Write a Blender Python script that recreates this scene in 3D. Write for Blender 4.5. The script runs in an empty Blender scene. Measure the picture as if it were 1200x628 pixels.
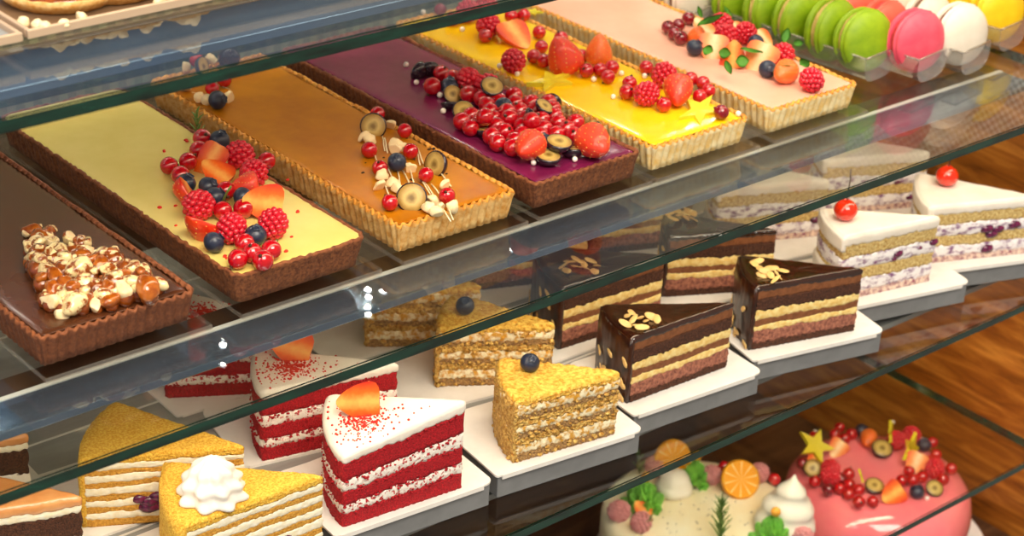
import bpy, bmesh, math, random
from mathutils import Vector, Matrix, Euler, noise
random.seed(7)
C = bpy.context.scene.collection
PI = math.pi
R_ = math.radians

# ------------------------------------------------------------------ camera
CAM = Vector((-0.5162, -0.8050, 0.5212))
EUL = Euler((R_(62.9936), R_(-2.9417), R_(-40.5202)), 'XYZ')
FPX = 2323.4
cd = bpy.data.cameras.new('camera'); cam = bpy.data.objects.new('camera', cd); C.objects.link(cam)
cam.location = CAM; cam.rotation_euler = EUL
cd.sensor_fit = 'HORIZONTAL'; cd.sensor_width = 36; cd.lens = 36 * FPX / 1200
cd.clip_start = .02; cd.clip_end = 50
bpy.context.scene.camera = cam
CM = EUL.to_matrix()
def at(u, v, z):                       # point of the picture carried onto the horizontal plane z
    d = CM @ Vector(((u - 600) / FPX, -(v - 314) / FPX, -1))
    return CAM + d * ((z - CAM.z) / d.z)
cd.dof.use_dof = True; cd.dof.focus_distance = (at(640, 330, 0.0) - CAM).length; cd.dof.aperture_fstop = 13

# ------------------------------------------------------------------ materials
def lin(h):
    if isinstance(h, str):
        h = h.lstrip('#'); c = [int(h[i:i+2], 16) / 255 for i in (0, 2, 4)]
        return tuple(x / 12.92 if x <= .04045 else ((x + .055) / 1.055) ** 2.4 for x in c) + (1,)
    return tuple(h) + (1,)
class NT:
    def __init__(s, name):
        s.m = bpy.data.materials.new(name); s.m.use_nodes = True; s.t = s.m.node_tree; s.t.nodes.clear()
        s.out = s.n('ShaderNodeOutputMaterial')
    def n(s, typ, ins=None, **kw):
        nd = s.t.nodes.new(typ)
        for k, v in kw.items(): setattr(nd, k, v)
        for k, v in (ins or {}).items():
            if isinstance(v, bpy.types.NodeSocket): s.t.links.new(v, nd.inputs[k])
            else: nd.inputs[k].default_value = v
        return nd
    def l(s, a, b): s.t.links.new(a, b)
def mat(name, c1, c2=None, sc=300, rough=.5, bump=0, bsc=None, coat=0, c3=None, lo=.35, hi=.65, spec=.5, metal=0, detail=4, vor=False, dist=.001, sss=0, emit=0, stretch=None, wave=None):
    q = NT(name); p = q.n('ShaderNodeBsdfPrincipled')
    p.inputs['Roughness'].default_value = rough; p.inputs['Coat Weight'].default_value = coat; p.inputs['Coat Roughness'].default_value = .06
    p.inputs['Specular IOR Level'].default_value = spec; p.inputs['Metallic'].default_value = metal
    if sss:
        p.inputs['Subsurface Weight'].default_value = sss; p.inputs['Subsurface Scale'].default_value = .004
        p.inputs['Subsurface Radius'].default_value = (1, .5, .3)
    tc = q.n('ShaderNodeTexCoord'); co = tc.outputs['Object']
    if stretch:
        mp = q.n('ShaderNodeMapping', {'Vector': co, 'Scale': stretch}); co = mp.outputs[0]
    if c2:
        nz = q.n('ShaderNodeTexNoise', {'Vector': co, 'Scale': sc, 'Detail': detail, 'Roughness': .6})
        rp = q.n('ShaderNodeValToRGB', {'Fac': nz.outputs['Fac']})
        e = rp.color_ramp.elements; e[0].position = lo; e[0].color = lin(c1); e[1].position = hi; e[1].color = lin(c2)
        if c3: x = e.new(min(.97, hi + .1)); x.color = lin(c3)
        q.l(rp.outputs[0], p.inputs['Base Color'])
    else: p.inputs['Base Color'].default_value = lin(c1)
    if bump:
        b = q.n('ShaderNodeTexVoronoi' if vor else 'ShaderNodeTexNoise', {'Vector': co, 'Scale': bsc or sc * 1.5})
        bp = q.n('ShaderNodeBump', {'Strength': bump, 'Distance': dist, 'Height': b.outputs[0]})
        q.l(bp.outputs[0], p.inputs['Normal'])
    if emit:
        p.inputs['Emission Color'].default_value = lin(c1); p.inputs['Emission Strength'].default_value = emit
    q.l(p.outputs[0], q.out.inputs[0]); return q.m
def glassmat(name, tint, rough=0.0, f0=.04, haze=0, hazecol=(.9, .9, .9)):
    q = NT(name)
    lw = q.n('ShaderNodeLayerWeight', {'Blend': .5})
    pw = q.n('ShaderNodeMath', {0: lw.outputs['Facing'], 1: 5.0}, operation='POWER')
    ma = q.n('ShaderNodeMath', {0: pw.outputs[0], 1: 1 - f0, 2: f0}, operation='MULTIPLY_ADD')
    tr = q.n('ShaderNodeBsdfTransparent', {'Color': tint + (1,)})
    gl = q.n('ShaderNodeBsdfGlossy', {'Color': (1, 1, 1, 1), 'Roughness': rough})
    base = tr
    if haze:
        df = q.n('ShaderNodeBsdfDiffuse', {'Color': hazecol + (1,)})
        base = q.n('ShaderNodeMixShader', {0: haze, 1: tr.outputs[0], 2: df.outputs[0]})
    mx = q.n('ShaderNodeMixShader', {0: ma.outputs[0], 1: base.outputs[0], 2: gl.outputs[0]})
    q.l(mx.outputs[0], q.out.inputs[0]); return q.m
M = {}
M['glass'] = glassmat('shelf_glass', (.955, .975, .965))
M['glass_edge'] = mat('glass_edge_green', '#01170f', '#053a2c', sc=30, rough=.1, coat=.35, stretch=(1, 6, 6))
M['acrylic'] = glassmat('clear_acrylic', (.95, .93, .90), f0=.03)
M['acrylic_edge'] = glassmat('acrylic_edge', (.8, .76, .7), f0=.08, haze=.14, hazecol=(.75, .66, .55))
M['plastic'] = glassmat('clear_plastic', (.95, .94, .93), rough=.06, f0=.07, haze=.09)
M['alu'] = mat('brushed_blue_aluminium', '#5f7189', '#8093ab', sc=14, rough=.16, metal=.8, stretch=(.35, 2, 1))
M['alu_grey'] = mat('brushed_grey_aluminium', '#8d8b88', '#a3a19d', sc=14, rough=.4, metal=.35, stretch=(.35, 2, 1))
M['rail'] = mat('brown_rail', '#2b1c12', '#3d2a1b', sc=20, rough=.4)
M['alu_lip'] = mat('bright_aluminium', '#e6e2dc', rough=.3, metal=.2)
M['diffuser'] = mat('led_diffuser', '#ffe6c2', rough=.5, emit=7.5)
M['added_glow'] = mat('added_strip_glow', '#ffe6c2', rough=.5, emit=21)  # stronger glow of the added strip under the cake shelf
M['led'] = mat('led_emitter', '#fff2dc', rough=.5, emit=90)
M['steel'] = mat('grey_tray', '#8d8c88', '#a09f9a', sc=30, rough=.42, metal=.1, stretch=(.3, 3, 1))
M['tray_tan'] = mat('bronze_tray', '#7a5d42', '#8f7254', sc=30, rough=.4, metal=.3)
M['tray_rim'] = mat('bronze_tray_rim', '#c9aa8b', rough=.4, metal=.2)
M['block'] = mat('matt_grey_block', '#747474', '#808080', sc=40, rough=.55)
M['board'] = mat('white_card', '#eae3da', '#f2ece4', sc=60, rough=.55)
def woodmat(name, a, b, c, axis):
    q = NT(name); tc = q.n('ShaderNodeTexCoord')
    mp = q.n('ShaderNodeMapping', {'Vector': tc.outputs['Object'], 'Scale': axis})
    n1 = q.n('ShaderNodeTexNoise', {'Vector': mp.outputs[0], 'Scale': 9, 'Detail': 8, 'Roughness': .65, 'Distortion': .6})
    rp = q.n('ShaderNodeValToRGB', {'Fac': n1.outputs[0]}); e = rp.color_ramp.elements
    e[0].position = .3; e[0].color = lin(a); e[1].position = .7; e[1].color = lin(c); m = e.new(.5); m.color = lin(b)
    p = q.n('ShaderNodeBsdfPrincipled', {'Base Color': rp.outputs[0], 'Roughness': .38})
    q.l(p.outputs[0], q.out.inputs[0]); return q.m
M['wood_orange'] = woodmat('warm_wood', '#5c2d0a', '#a05c1a', '#d08a36', (1, 1.2, 9))
M['wood_dark'] = woodmat('dark_wood', '#2c1a10', '#4b2f1d', '#6b4a30', (1.2, 9, 1))
def rattan(name, a, b, s):
    q = NT(name); tc = q.n('ShaderNodeTexCoord')
    ck = q.n('ShaderNodeTexChecker', {'Vector': tc.outputs['Object'], 'Scale': s, 'Color1': lin(a), 'Color2': lin(b)})
    nz = q.n('ShaderNodeTexNoise', {'Vector': tc.outputs['Object'], 'Scale': 60})
    mx = q.n('ShaderNodeMix', {0: .35, 6: ck.outputs[0], 7: nz.outputs[1]}, data_type='RGBA', blend_type='OVERLAY')
    p = q.n('ShaderNodeBsdfPrincipled', {'Base Color': mx.outputs[2], 'Roughness': .6})
    q.l(p.outputs[0], q.out.inputs[0]); return q.m
M['rattan'] = rattan('woven_rattan', '#ddd2c2', '#9a8976', 260)
M['rattan_back'] = rattan('woven_back', '#9c9878', '#7f7c66', 150)
# pastry
M['crust_choc'] = mat('cocoa_crust', '#5d3018', '#7d4624', sc=500, rough=.75, bump=.5, bsc=900)
M['crust_brown'] = mat('dark_baked_crust', '#57290f', '#87502a', sc=450, rough=.8, bump=.7, bsc=800)
M['crust_gold'] = mat('golden_crust', '#c98a34', '#e8c07c', sc=250, rough=.6, bump=.4, bsc=900)
M['crust_pale'] = mat('pale_crust', '#e2b868', '#f3dfae', sc=160, rough=.65, bump=.4, bsc=900)
M['rim_gold'] = mat('baked_rim', '#c47a20', '#e6a844', sc=250, rough=.6, bump=.4, bsc=900)
M['rim_choc'] = mat('baked_cocoa_rim', '#6e381a', '#94552c', sc=400, rough=.7, bump=.5, bsc=900)
M['fill_choc'] = mat('chocolate_ganache', '#4c2814', '#5a3018', sc=20, rough=.25, bump=.06, bsc=60, coat=.15)
M['fill_cream'] = mat('pale_custard', '#dcc86a', '#e7d580', sc=18, rough=.4, bump=.05, bsc=50)
M['fill_caramel'] = mat('caramel_glaze', '#a86206', '#c27c0c', sc=22, rough=.34, bump=.05, bsc=60, coat=.05, spec=.25)
M['fill_purple'] = mat('blackcurrant_glaze', '#6a143f', '#842450', sc=20, rough=.22, bump=.06, bsc=60, coat=.2, spec=.4)
M['fill_yellow'] = mat('mango_glaze', '#fcc400', '#ffd21c', sc=20, rough=.16, bump=.05, bsc=50, coat=.4)
M['fill_pink'] = mat('pink_salmon_cream', '#e9a78c', '#f1b79f', sc=20, rough=.38, bump=.06, bsc=50)
M['currant'] = mat('currant_red', '#a80010', '#cf0a1c', sc=120, rough=.1, coat=.9)
M['currant_dark'] = mat('currant_dark_red', '#6d0615', '#8e0a1e', sc=120, rough=.1, coat=.9)
M['calyx'] = mat('calyx', '#4a2410', rough=.8)
M['blue'] = mat('blueberry_skin', '#141a2e', '#3a4763', sc=160, rough=.4, coat=.25, lo=.4, hi=.75)
M['rasp'] = mat('raspberry', '#c00a20', '#e0213a', sc=200, rough=.22, coat=.4)
M['rasp_sugar'] = mat('sugared_raspberry', '#c0142e', '#f3d3d6', sc=150, rough=.5, lo=.42, hi=.62, bump=.3)
M['straw'] = mat('strawberry_skin', '#e02412', '#f5481c', sc=90, rough=.28, coat=.5, bump=.3, bsc=500, vor=True)
M['straw_or'] = mat('strawberry_orange', '#ef5416', '#fb8433', sc=90, rough=.3, coat=.4, bump=.25, bsc=500, vor=True)
M['seed'] = mat('seed', '#f0c25a', rough=.5)
M['skin'] = mat('grape_skin', '#1c1420', '#33222f', sc=150, rough=.25, coat=.4)
M['leaf'] = mat('mint_leaf', '#3f8a1e', '#6db536', sc=200, rough=.4, bump=.2)
M['rosemary'] = mat('rosemary_needle', '#4f7a30', '#7d9a4c', sc=200, rough=.5)
M['twig'] = mat('twig', '#6b4a26', rough=.7)
M['pearl'] = mat('sugar_pearl', '#fff4e8', rough=.25, coat=.4)
M['pearl_gold'] = mat('gold_pearl', '#f2a92a', rough=.25, coat=.5)
M['star'] = mat('starfruit', '#d8c21a', '#ecd93c', sc=120, rough=.2, coat=.5)
M['nut'] = mat('pale_nut', '#efcf94', '#fbe7bd', sc=200, rough=.45)
M['nut_skin'] = mat('glazed_nut', '#8a3c0c', '#c06a1c', sc=160, rough=.12, coat=.9)
M['nut_glazed'] = mat('caramel_coated_nut', '#8f4312', '#f6e0a6', sc=170, rough=.16, coat=.9, lo=.42, hi=.52)
M['caramel'] = mat('dark_caramel', '#6a2c0a', '#9c4d14', sc=180, rough=.1, coat=1)
M['almond'] = mat('toasted_almond', '#dfa548', '#f5d896', sc=220, rough=.5)
M['strand'] = mat('pale_strand', '#f0e2bb', rough=.3)
M['crumb_red'] = mat('red_crumb', '#c81414', '#e6391f', sc=300, rough=.8)
def cutmat(name, mid, flesh, rim, r, seeds=None):        # cut fruit: colour follows the distance from the fruit's own axis
    q = NT(name); tc = q.n('ShaderNodeTexCoord')
    sp = q.n('ShaderNodeSeparateXYZ', {0: tc.outputs['Object']})
    cb = q.n('ShaderNodeCombineXYZ', {0: sp.outputs[0], 1: sp.outputs[1]})
    ln = q.n('ShaderNodeVectorMath', {0: cb.outputs[0]}, operation='LENGTH')
    nz = q.n('ShaderNodeTexNoise', {'Vector': tc.outputs['Object'], 'Scale': 350})
    ad = q.n('ShaderNodeMath', {0: nz.outputs[0], 1: r * .35, 2: -r * .17}, operation='MULTIPLY_ADD')
    sm = q.n('ShaderNodeMath', {0: ln.outputs['Value'], 1: ad.outputs[0]}, operation='ADD')
    dv = q.n('ShaderNodeMath', {0: sm.outputs[0], 1: r}, operation='DIVIDE')
    rp = q.n('ShaderNodeValToRGB', {'Fac': dv.outputs[0]}); e = rp.color_ramp.elements
    e[0].position = .1; e[0].color = lin(mid); e[1].position = .95; e[1].color = lin(rim); x = e.new(.45); x.color = lin(flesh)
    p = q.n('ShaderNodeBsdfPrincipled', {'Base Color': rp.outputs[0], 'Roughness': .42, 'Coat Weight': .05})
    q.l(p.outputs[0], q.out.inputs[0]); return q.m
M['cut_straw'] = cutmat('strawberry_flesh', '#ffb458', '#f2690f', '#d62408', .0085)
M['cut_pale'] = cutmat('pale_strawberry_flesh', '#ffd9a6', '#f99a50', '#e64a12', .0085)
M['cut_grape'] = cutmat('grape_flesh', '#7a5c1c', '#cdae60', '#96702f', .0066)
def orangemat():
    q = NT('orange_flesh'); tc = q.n('ShaderNodeTexCoord'); sp = q.n('ShaderNodeSeparateXYZ', {0: tc.outputs['Object']})
    an = q.n('ShaderNodeMath', {0: sp.outputs[1], 1: sp.outputs[0]}, operation='ARCTAN2')
    sn = q.n('ShaderNodeMath', {0: an.outputs[0], 1: 5.0}, operation='MULTIPLY')
    co = q.n('ShaderNodeMath', {0: sn.outputs[0]}, operation='COSINE'); ab = q.n('ShaderNodeMath', {0: co.outputs[0]}, operation='ABSOLUTE')
    rp = q.n('ShaderNodeValToRGB', {'Fac': ab.outputs[0]}); e = rp.color_ramp.elements
    e[0].position = .05; e[0].color = lin('#ffe9a8'); e[1].position = .3; e[1].color = lin('#fba50f')
    p = q.n('ShaderNodeBsdfPrincipled', {'Base Color': rp.outputs[0], 'Roughness': .25, 'Coat Weight': .3}); q.l(p.outputs[0], q.out.inputs[0]); return q.m
M['orange'] = orangemat()
M['rind'] = mat('orange_rind', '#f59a0c', '#fbb62a', sc=200, rough=.4, bump=.2)
# cakes
M['rv_sponge'] = mat('red_velvet_sponge', '#8e0410', '#cf1020', sc=900, rough=.8, bump=.9, bsc=1300, dist=.0012)
M['rv_cream'] = mat('cream_with_red_crumbs', '#c0202a', '#f8efe2', sc=330, rough=.5, bump=.6, lo=.40, hi=.46)
M['frost'] = mat('white_frosting', '#f1e6d6', '#f8efe2', sc=60, rough=.42, bump=.12, bsc=120)
M['honey_crumb'] = mat('golden_cake_crumb', '#d9951a', '#f9cf55', sc=700, rough=.85, bump=1, bsc=900, dist=.0014)
M['honey_sponge'] = mat('honey_sponge', '#b97a1e', '#e3ac48', sc=600, rough=.8, bump=.6)
M['honey_cream'] = mat('pale_honey_cream', '#f4e6c0', '#fdf6e2', sc=200, rough=.5, bump=.25)
M['berry_jam'] = mat('berry_filling', '#3a0c2c', '#7d1e50', sc=300, rough=.25, coat=.4)
M['nut_top'] = mat('nut_cake_crumb', '#cf8a18', '#f5cf60', sc=420, rough=.8, bump=.9, bsc=700, dist=.0014)
M['nut_cream'] = mat('nut_cake_cream', '#d79a30', '#f8ebc4', sc=230, rough=.5, bump=.6, lo=.40, hi=.56)
M['nut_sponge'] = mat('nut_sponge', '#7c5a38', '#c79a5c', sc=650, rough=.85, bump=1, bsc=900, dist=.0014)
M['nut_crunch'] = mat('crunchy_nut_layer', '#b87a22', '#f3cb70', sc=420, rough=.75, bump=1, bsc=600, dist=.0016, vor=True)
M['glaze'] = mat('dark_chocolate_glaze', '#2a1007', '#35160a', sc=60, rough=.07, coat=1)
M['glaze_side'] = mat('dark_glaze_side', '#24100a', '#4a2410', sc=120, rough=.3, coat=.25, spec=.3)
M['mousse'] = mat('chocolate_mousse', '#74411f', '#8e5630', sc=250, rough=.6, bump=.3)
M['choc_sponge'] = mat('chocolate_sponge', '#34180c', '#663a22', sc=800, rough=.85, bump=1, bsc=1100, dist=.0014)
M['custard'] = mat('yellow_custard', '#e5b85e', '#fae39c', sc=250, rough=.5, bump=.25)
M['pink_mousse'] = mat('pink_brown_mousse', '#6e3a30', '#b9775c', sc=420, rough=.7, bump=.6)
M['van_sponge'] = mat('vanilla_sponge', '#b9893a', '#f3dc98', sc=520, rough=.85, bump=.9, bsc=1000, dist=.0013)
M['berry_cream'] = mat('cream_with_berry_streaks', '#7a3f74', '#f7f0ee', sc=110, rough=.5, bump=.4, lo=.36, hi=.52, stretch=(1, 1, 2.2))
M['berry_base'] = mat('berry_soaked_sponge', '#8e4a5e', '#f0d5c0', sc=260, rough=.7, bump=.6, lo=.35, hi=.6)
M['peach'] = mat('peach_glaze', '#d98e4f', '#e8a667', sc=40, rough=.25, coat=.3)
M['whip'] = mat('whipped_cream', '#f3ebdf', '#f8f1e6', sc=40, rough=.4)
M['green_cream'] = mat('green_piped_cream', '#4f9a2c', '#7cc046', sc=120, rough=.45)
M['pink_glaze'] = mat('pink_mirror_glaze', '#f8737f', '#fa8d8c', sc=12, rough=.1, coat=.8)
M['white_glaze'] = mat('ivory_cake_icing', '#fbe9c0', '#fef5dc', sc=25, rough=.35, bump=.1)
M['pepper'] = mat('dark_specks', '#3a2416', rough=.8)
M['cherry'] = mat('glace_cherry', '#d81c08', '#f03a14', sc=80, rough=.12, coat=.8)
M['mac_green'] = mat('green_macaron', '#7c9f08', '#98b812', sc=60, rough=.5, bump=.08, bsc=400)
M['mac_pink'] = mat('pink_macaron', '#e2465f', '#ee5e72', sc=60, rough=.5, bump=.08, bsc=400)
M['mac_red'] = mat('coral_macaron', '#ee5a48', '#f26a55', sc=60, rough=.5, bump=.08, bsc=400)
M['mac_white'] = mat('white_macaron', '#e2d6c4', '#ebe0d0', sc=60, rough=.5, bump=.08, bsc=400)
M['mac_yellow'] = mat('yellow_macaron', '#f3c305', '#fbd41c', sc=60, rough=.5, bump=.08, bsc=400)
M['fill_g'] = mat('pistachio_filling', '#b79a4e', '#cdb468', sc=300, rough=.7)
M['fill_r'] = mat('red_filling', '#c53a3c', rough=.6)
M['fill_w'] = mat('cocoa_filling', '#7a5540', rough=.6)
M['fill_y'] = mat('lemon_filling', '#e2b516', rough=.6)

# ------------------------------------------------------------------ object helpers
def mesh(name, bm, mats, smooth=True):
    me = bpy.data.meshes.new(name)
    bmesh.ops.recalc_face_normals(bm, faces=bm.faces)
    bm.to_mesh(me); bm.free()
    for m in (mats if isinstance(mats, (list, tuple)) else [mats]): me.materials.append(M[m] if isinstance(m, str) else m)
    if smooth:
        for p in me.polygons: p.use_smooth = True
    return me
def obj(name, me, parent=None, loc=None, rot=None, scale=None):
    o = bpy.data.objects.new(name, me); C.objects.link(o)
    if parent: o.parent = parent
    if loc is not None: o.location = loc
    if rot is not None: o.rotation_euler = rot
    if scale is not None: o.scale = scale if hasattr(scale, '__len__') else (scale,) * 3
    return o
def tag(o, label, cat, group=None, kind=None):
    o['label'] = label; o['category'] = cat
    if group: o['group'] = group
    if kind: o['kind'] = kind
    return o
def thing(name, label, cat, loc=(0, 0, 0), rot=(0, 0, 0), group=None):
    return tag(obj(name, None, None, loc, rot), label, cat, group)
def struct(name, me, loc=None):
    o = obj(name, me, None, loc); o['kind'] = 'structure'; return o
def box(bm, x0, x1, y0, y1, z0, z1, mi=0, bev=0):
    r = bmesh.ops.create_cube(bm, size=1, matrix=Matrix.Translation(((x0+x1)/2, (y0+y1)/2, (z0+z1)/2)) @ Matrix.Diagonal((x1-x0, y1-y0, z1-z0, 1)))
    fs = set(f for v in r['verts'] for f in v.link_faces)
    for f in fs: f.material_index = mi
    if bev:
        es = set(e for v in r['verts'] for e in v.link_edges)
        bmesh.ops.bevel(bm, geom=list(es), offset=bev, segments=2, profile=.5, affect='EDGES')
    return fs
def lathe(bm, prof, n=32, mi=0, mat4=None, wob=None):
    rings = []
    for (r, z) in prof:
        if r < 1e-6: rings.append([bm.verts.new((0, 0, z))])
        else: rings.append([bm.verts.new(((r * (1 + (wob(2*PI*k/n, z) if wob else 0))) * math.cos(2*PI*k/n), (r * (1 + (wob(2*PI*k/n, z) if wob else 0))) * math.sin(2*PI*k/n), z)) for k in range(n)])
    for a, b in zip(rings, rings[1:]):
        for k in range(n):
            k2 = (k + 1) % n
            if len(a) == 1 and len(b) == 1: continue
            f = bm.faces.new([a[0], b[k2], b[k]] if len(a) == 1 else ([a[k], a[k2], b[0]] if len(b) == 1 else [a[k], a[k2], b[k2], b[k]]))
            f.material_index = mi
    vs = [v for r in rings for v in r]
    if mat4: bmesh.ops.transform(bm, matrix=mat4, verts=vs)
    return vs
def ball(bm, c, r, n=12, m=8, mi=0, sc=(1, 1, 1), rot=None):
    T = Matrix.Translation(c) @ (rot.to_4x4() if rot else Matrix()) @ Matrix.Diagonal((*sc, 1))
    r_ = bmesh.ops.create_uvsphere(bm, u_segments=n, v_segments=m, radius=r, matrix=T)
    for f in set(f for v in r_['verts'] for f in v.link_faces): f.material_index = mi
    return r_['verts']
def tube(bm, pts, r, n=6, mi=0, r2=None):
    rings = []
    for i, p in enumerate(pts):
        p = Vector(p); d = (Vector(pts[min(i+1, len(pts)-1)]) - Vector(pts[max(i-1, 0)])).normalized()
        u = d.orthogonal().normalized(); w = d.cross(u)
        rr = r if r2 is None else r + (r2 - r) * i / (len(pts) - 1)
        rings.append([bm.verts.new(p + (u * math.cos(2*PI*k/n) + w * math.sin(2*PI*k/n)) * rr) for k in range(n)])
    for a, b in zip(rings, rings[1:]):
        for k in range(n): bm.faces.new([a[k], a[(k+1) % n], b[(k+1) % n], b[k]]).material_index = mi
    bm.faces.new(rings[0][::-1]).material_index = mi; bm.faces.new(rings[-1]).material_index = mi
N3 = lambda x, y, z: noise.noise(Vector((x, y, z)))
def jit(bm, verts, amp, f, seed=0):
    for v in verts: v.co += v.normal * amp * N3(v.co.x*f + seed, v.co.y*f, v.co.z*f) if v.normal.length else Vector()

# ------------------------------------------------------------------ the case: walls, shelves, light strips
XL, XR = -.48, .725
bm = bmesh.new(); box(bm, XL - .02, .80, -.14, .36, -.48, -.46); struct('floor', mesh('floor', bm, 'wood_dark', False))
bm = bmesh.new(); box(bm, .80, .82, -.14, .36, -.46, .03); struct('wall_right', mesh('wall_right', bm, 'wood_orange', False))
bm = bmesh.new(); box(bm, .80, .82, -.14, .36, .03, .22); struct('trim_1', mesh('trim_1', bm, 'rattan', False))
bm = bmesh.new(); box(bm, XL - .02, .82, .36, .375, -.46, -.02); struct('wall_back', mesh('wall_back', bm, 'wood_dark', False))
bm = bmesh.new(); box(bm, XL - .02, .82, .36, .375, -.02, .20); struct('trim_2', mesh('trim_2', bm, 'rattan_back', False))
SH = {'upper': .1843, 'tart': 0.0, 'cake': -.155, 'low': -.3116}
YF, TH = -.0825, .0074
def shelf(z, label):
    bm = bmesh.new(); fs = box(bm, XL, XR, YF, .345, z - TH, z, 0)
    es = [e for e in bm.edges if abs((e.verts[0].co - e.verts[1].co).x) > .5 and (e.verts[0].co.y + e.verts[1].co.y) / 2 < 0]
    bmesh.ops.bevel(bm, geom=es, offset=.0009, segments=2, affect='EDGES')
    for f in bm.faces: f.material_index = 0 if abs(f.normal.z) > .9 else 1
    return tag(obj('glass_shelf', mesh('glass_shelf', bm, ['glass', 'glass_edge'], False)), label, 'shelf', 'glass shelves of the display case')
shelf(SH['upper'], 'uppermost green-edged glass shelf, crossing in front of the tart backs')
shelf(SH['tart'], 'green-edged glass shelf carrying the six long tarts and macarons')
shelf(SH['cake'], 'green-edged glass shelf carrying the cake slices on white boards')
shelf(SH['low'], 'lowest glass shelf, its thin edge crossing in front of the pink cake')
def strip(z, label, y0=-.040, y1=-.008, dm='diffuser', hm='alu', rail=0):
    zt = z - TH - .0006
    t = thing('light_strip', label, 'light', (0, y1, zt), group='light strips under the shelves')
    bm = bmesh.new(); box(bm, XL + .01, .70, y0 - y1, -.0016, -.0045, 0, 0, .0004); obj('housing', mesh('housing', bm, hm, False), t)
    bm = bmesh.new(); box(bm, XL + .01, .70, -.0012, .0022, -.0045, .0002); obj('rear_lip', mesh('rear_lip', bm, 'alu_lip', False), t)
    if rail:
        bm = bmesh.new(); box(bm, XL + .01, .70, .0025, rail, -.006, .0001); obj('mounting_rail', mesh('mounting_rail', bm, 'rail', False), t)
    bm = bmesh.new(); box(bm, XL + .02, .69, y0 - y1 + .005, -.007, -.006, -.0046); obj('diffuser', mesh('diffuser', bm, dm, False), t)
    return t
strip(SH['upper'], 'blue-grey metal light strip under the uppermost glass shelf', -.037, .0055)
strip(SH['tart'], 'blue-grey metal light strip under the glass shelf of tarts', -.0245, .0045, rail=.018)
strip(SH['cake'], 'added unseen light strip under the shelf of cake slices, behind the grey blocks', -.034, .004, 'added_glow', 'alu_grey')  # hidden strip added to brighten the round cakes below
def ledbar(z, y, label):
    t = thing('led_bar', label, 'light', (0, y, z - TH - .0006), group='spot bars under the shelves')
    bm = bmesh.new(); box(bm, XL + .02, .69, -.009, .009, -.005, 0); obj('rail', mesh('rail', bm, 'alu', False), t)
    sb = bmesh.new(); lathe(sb, [(0, -.0015), (.0022, -.001), (.0025, 0), (0, 0)], 10); me = mesh('emitter', sb, 'led')
    for i in range(9):
        for dx, dy in ((0, -.004), (.007, .004), (.015, -.005), (.022, .005), (.030, -.003), (.037, .003), (.044, -.005)):
            obj('emitter', me, t, (-.3 + i * .112 + dx, dy, -.0055))
ledbar(SH['upper'], .235, 'metal bar of small spot lights under the uppermost shelf')

# steel riser the cake boards stand on
t = thing('display_tray', 'grey metal tray under the rows of cake slices', 'tray', (0, 0, SH['cake'] + .0002))
bm = bmesh.new(); box(bm, -.46, .71, .014, .335, .0, .0158, 0, .001); obj('tray_plate', mesh('tray_plate', bm, 'steel', False), t)
bm = bmesh.new()
for y in (.03, .06, .085, .145, .21, .275): box(bm, -.458, .708, y, y + .0015, .0157, .0163)
obj('ridge', mesh('ridge', bm, 'alu_lip', False), t)
ZB = SH['cake'] + .0162 + .0017           # top of the cake boards

# ------------------------------------------------------------------ tarts
def rrect(x0, x1, y0, y1, r, step):
    pts = []
    def seg(a, b):
        n = max(2, int((Vector(b) - Vector(a)).length / step))
        for i in range(n): pts.append((a[0] + (b[0]-a[0])*i/n, a[1] + (b[1]-a[1])*i/n))
    def arc(cx, cy, a0):
        n = max(4, int(r * PI / 2 / step))
        for i in range(n):
            a = a0 + PI/2 * i / n; pts.append((cx + r*math.cos(a), cy + r*math.sin(a)))
    seg((x0 + r, y0), (x1 - r, y0)); arc(x1 - r, y0 + r, -PI/2)
    seg((x1, y0 + r), (x1, y1 - r)); arc(x1 - r, y1 - r, 0)
    seg((x1 - r, y1), (x0 + r, y1)); arc(x0 + r, y1 - r, PI/2)
    seg((x0, y1 - r), (x0, y0 + r)); arc(x0 + r, y0 + r, PI)
    return pts
def normals(pts):
    n = len(pts); out = []
    for i in range(n):
        a = pts[i-1]; b = pts[(i+1) % n]; d = Vector((b[0]-a[0], b[1]-a[1], 0)).normalized(); out.append((d.y, -d.x))
    return out
TW, TL = .09, .272
ZS = .0038                               # acrylic top
ZT = .0225                               # rim of the tarts
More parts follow.
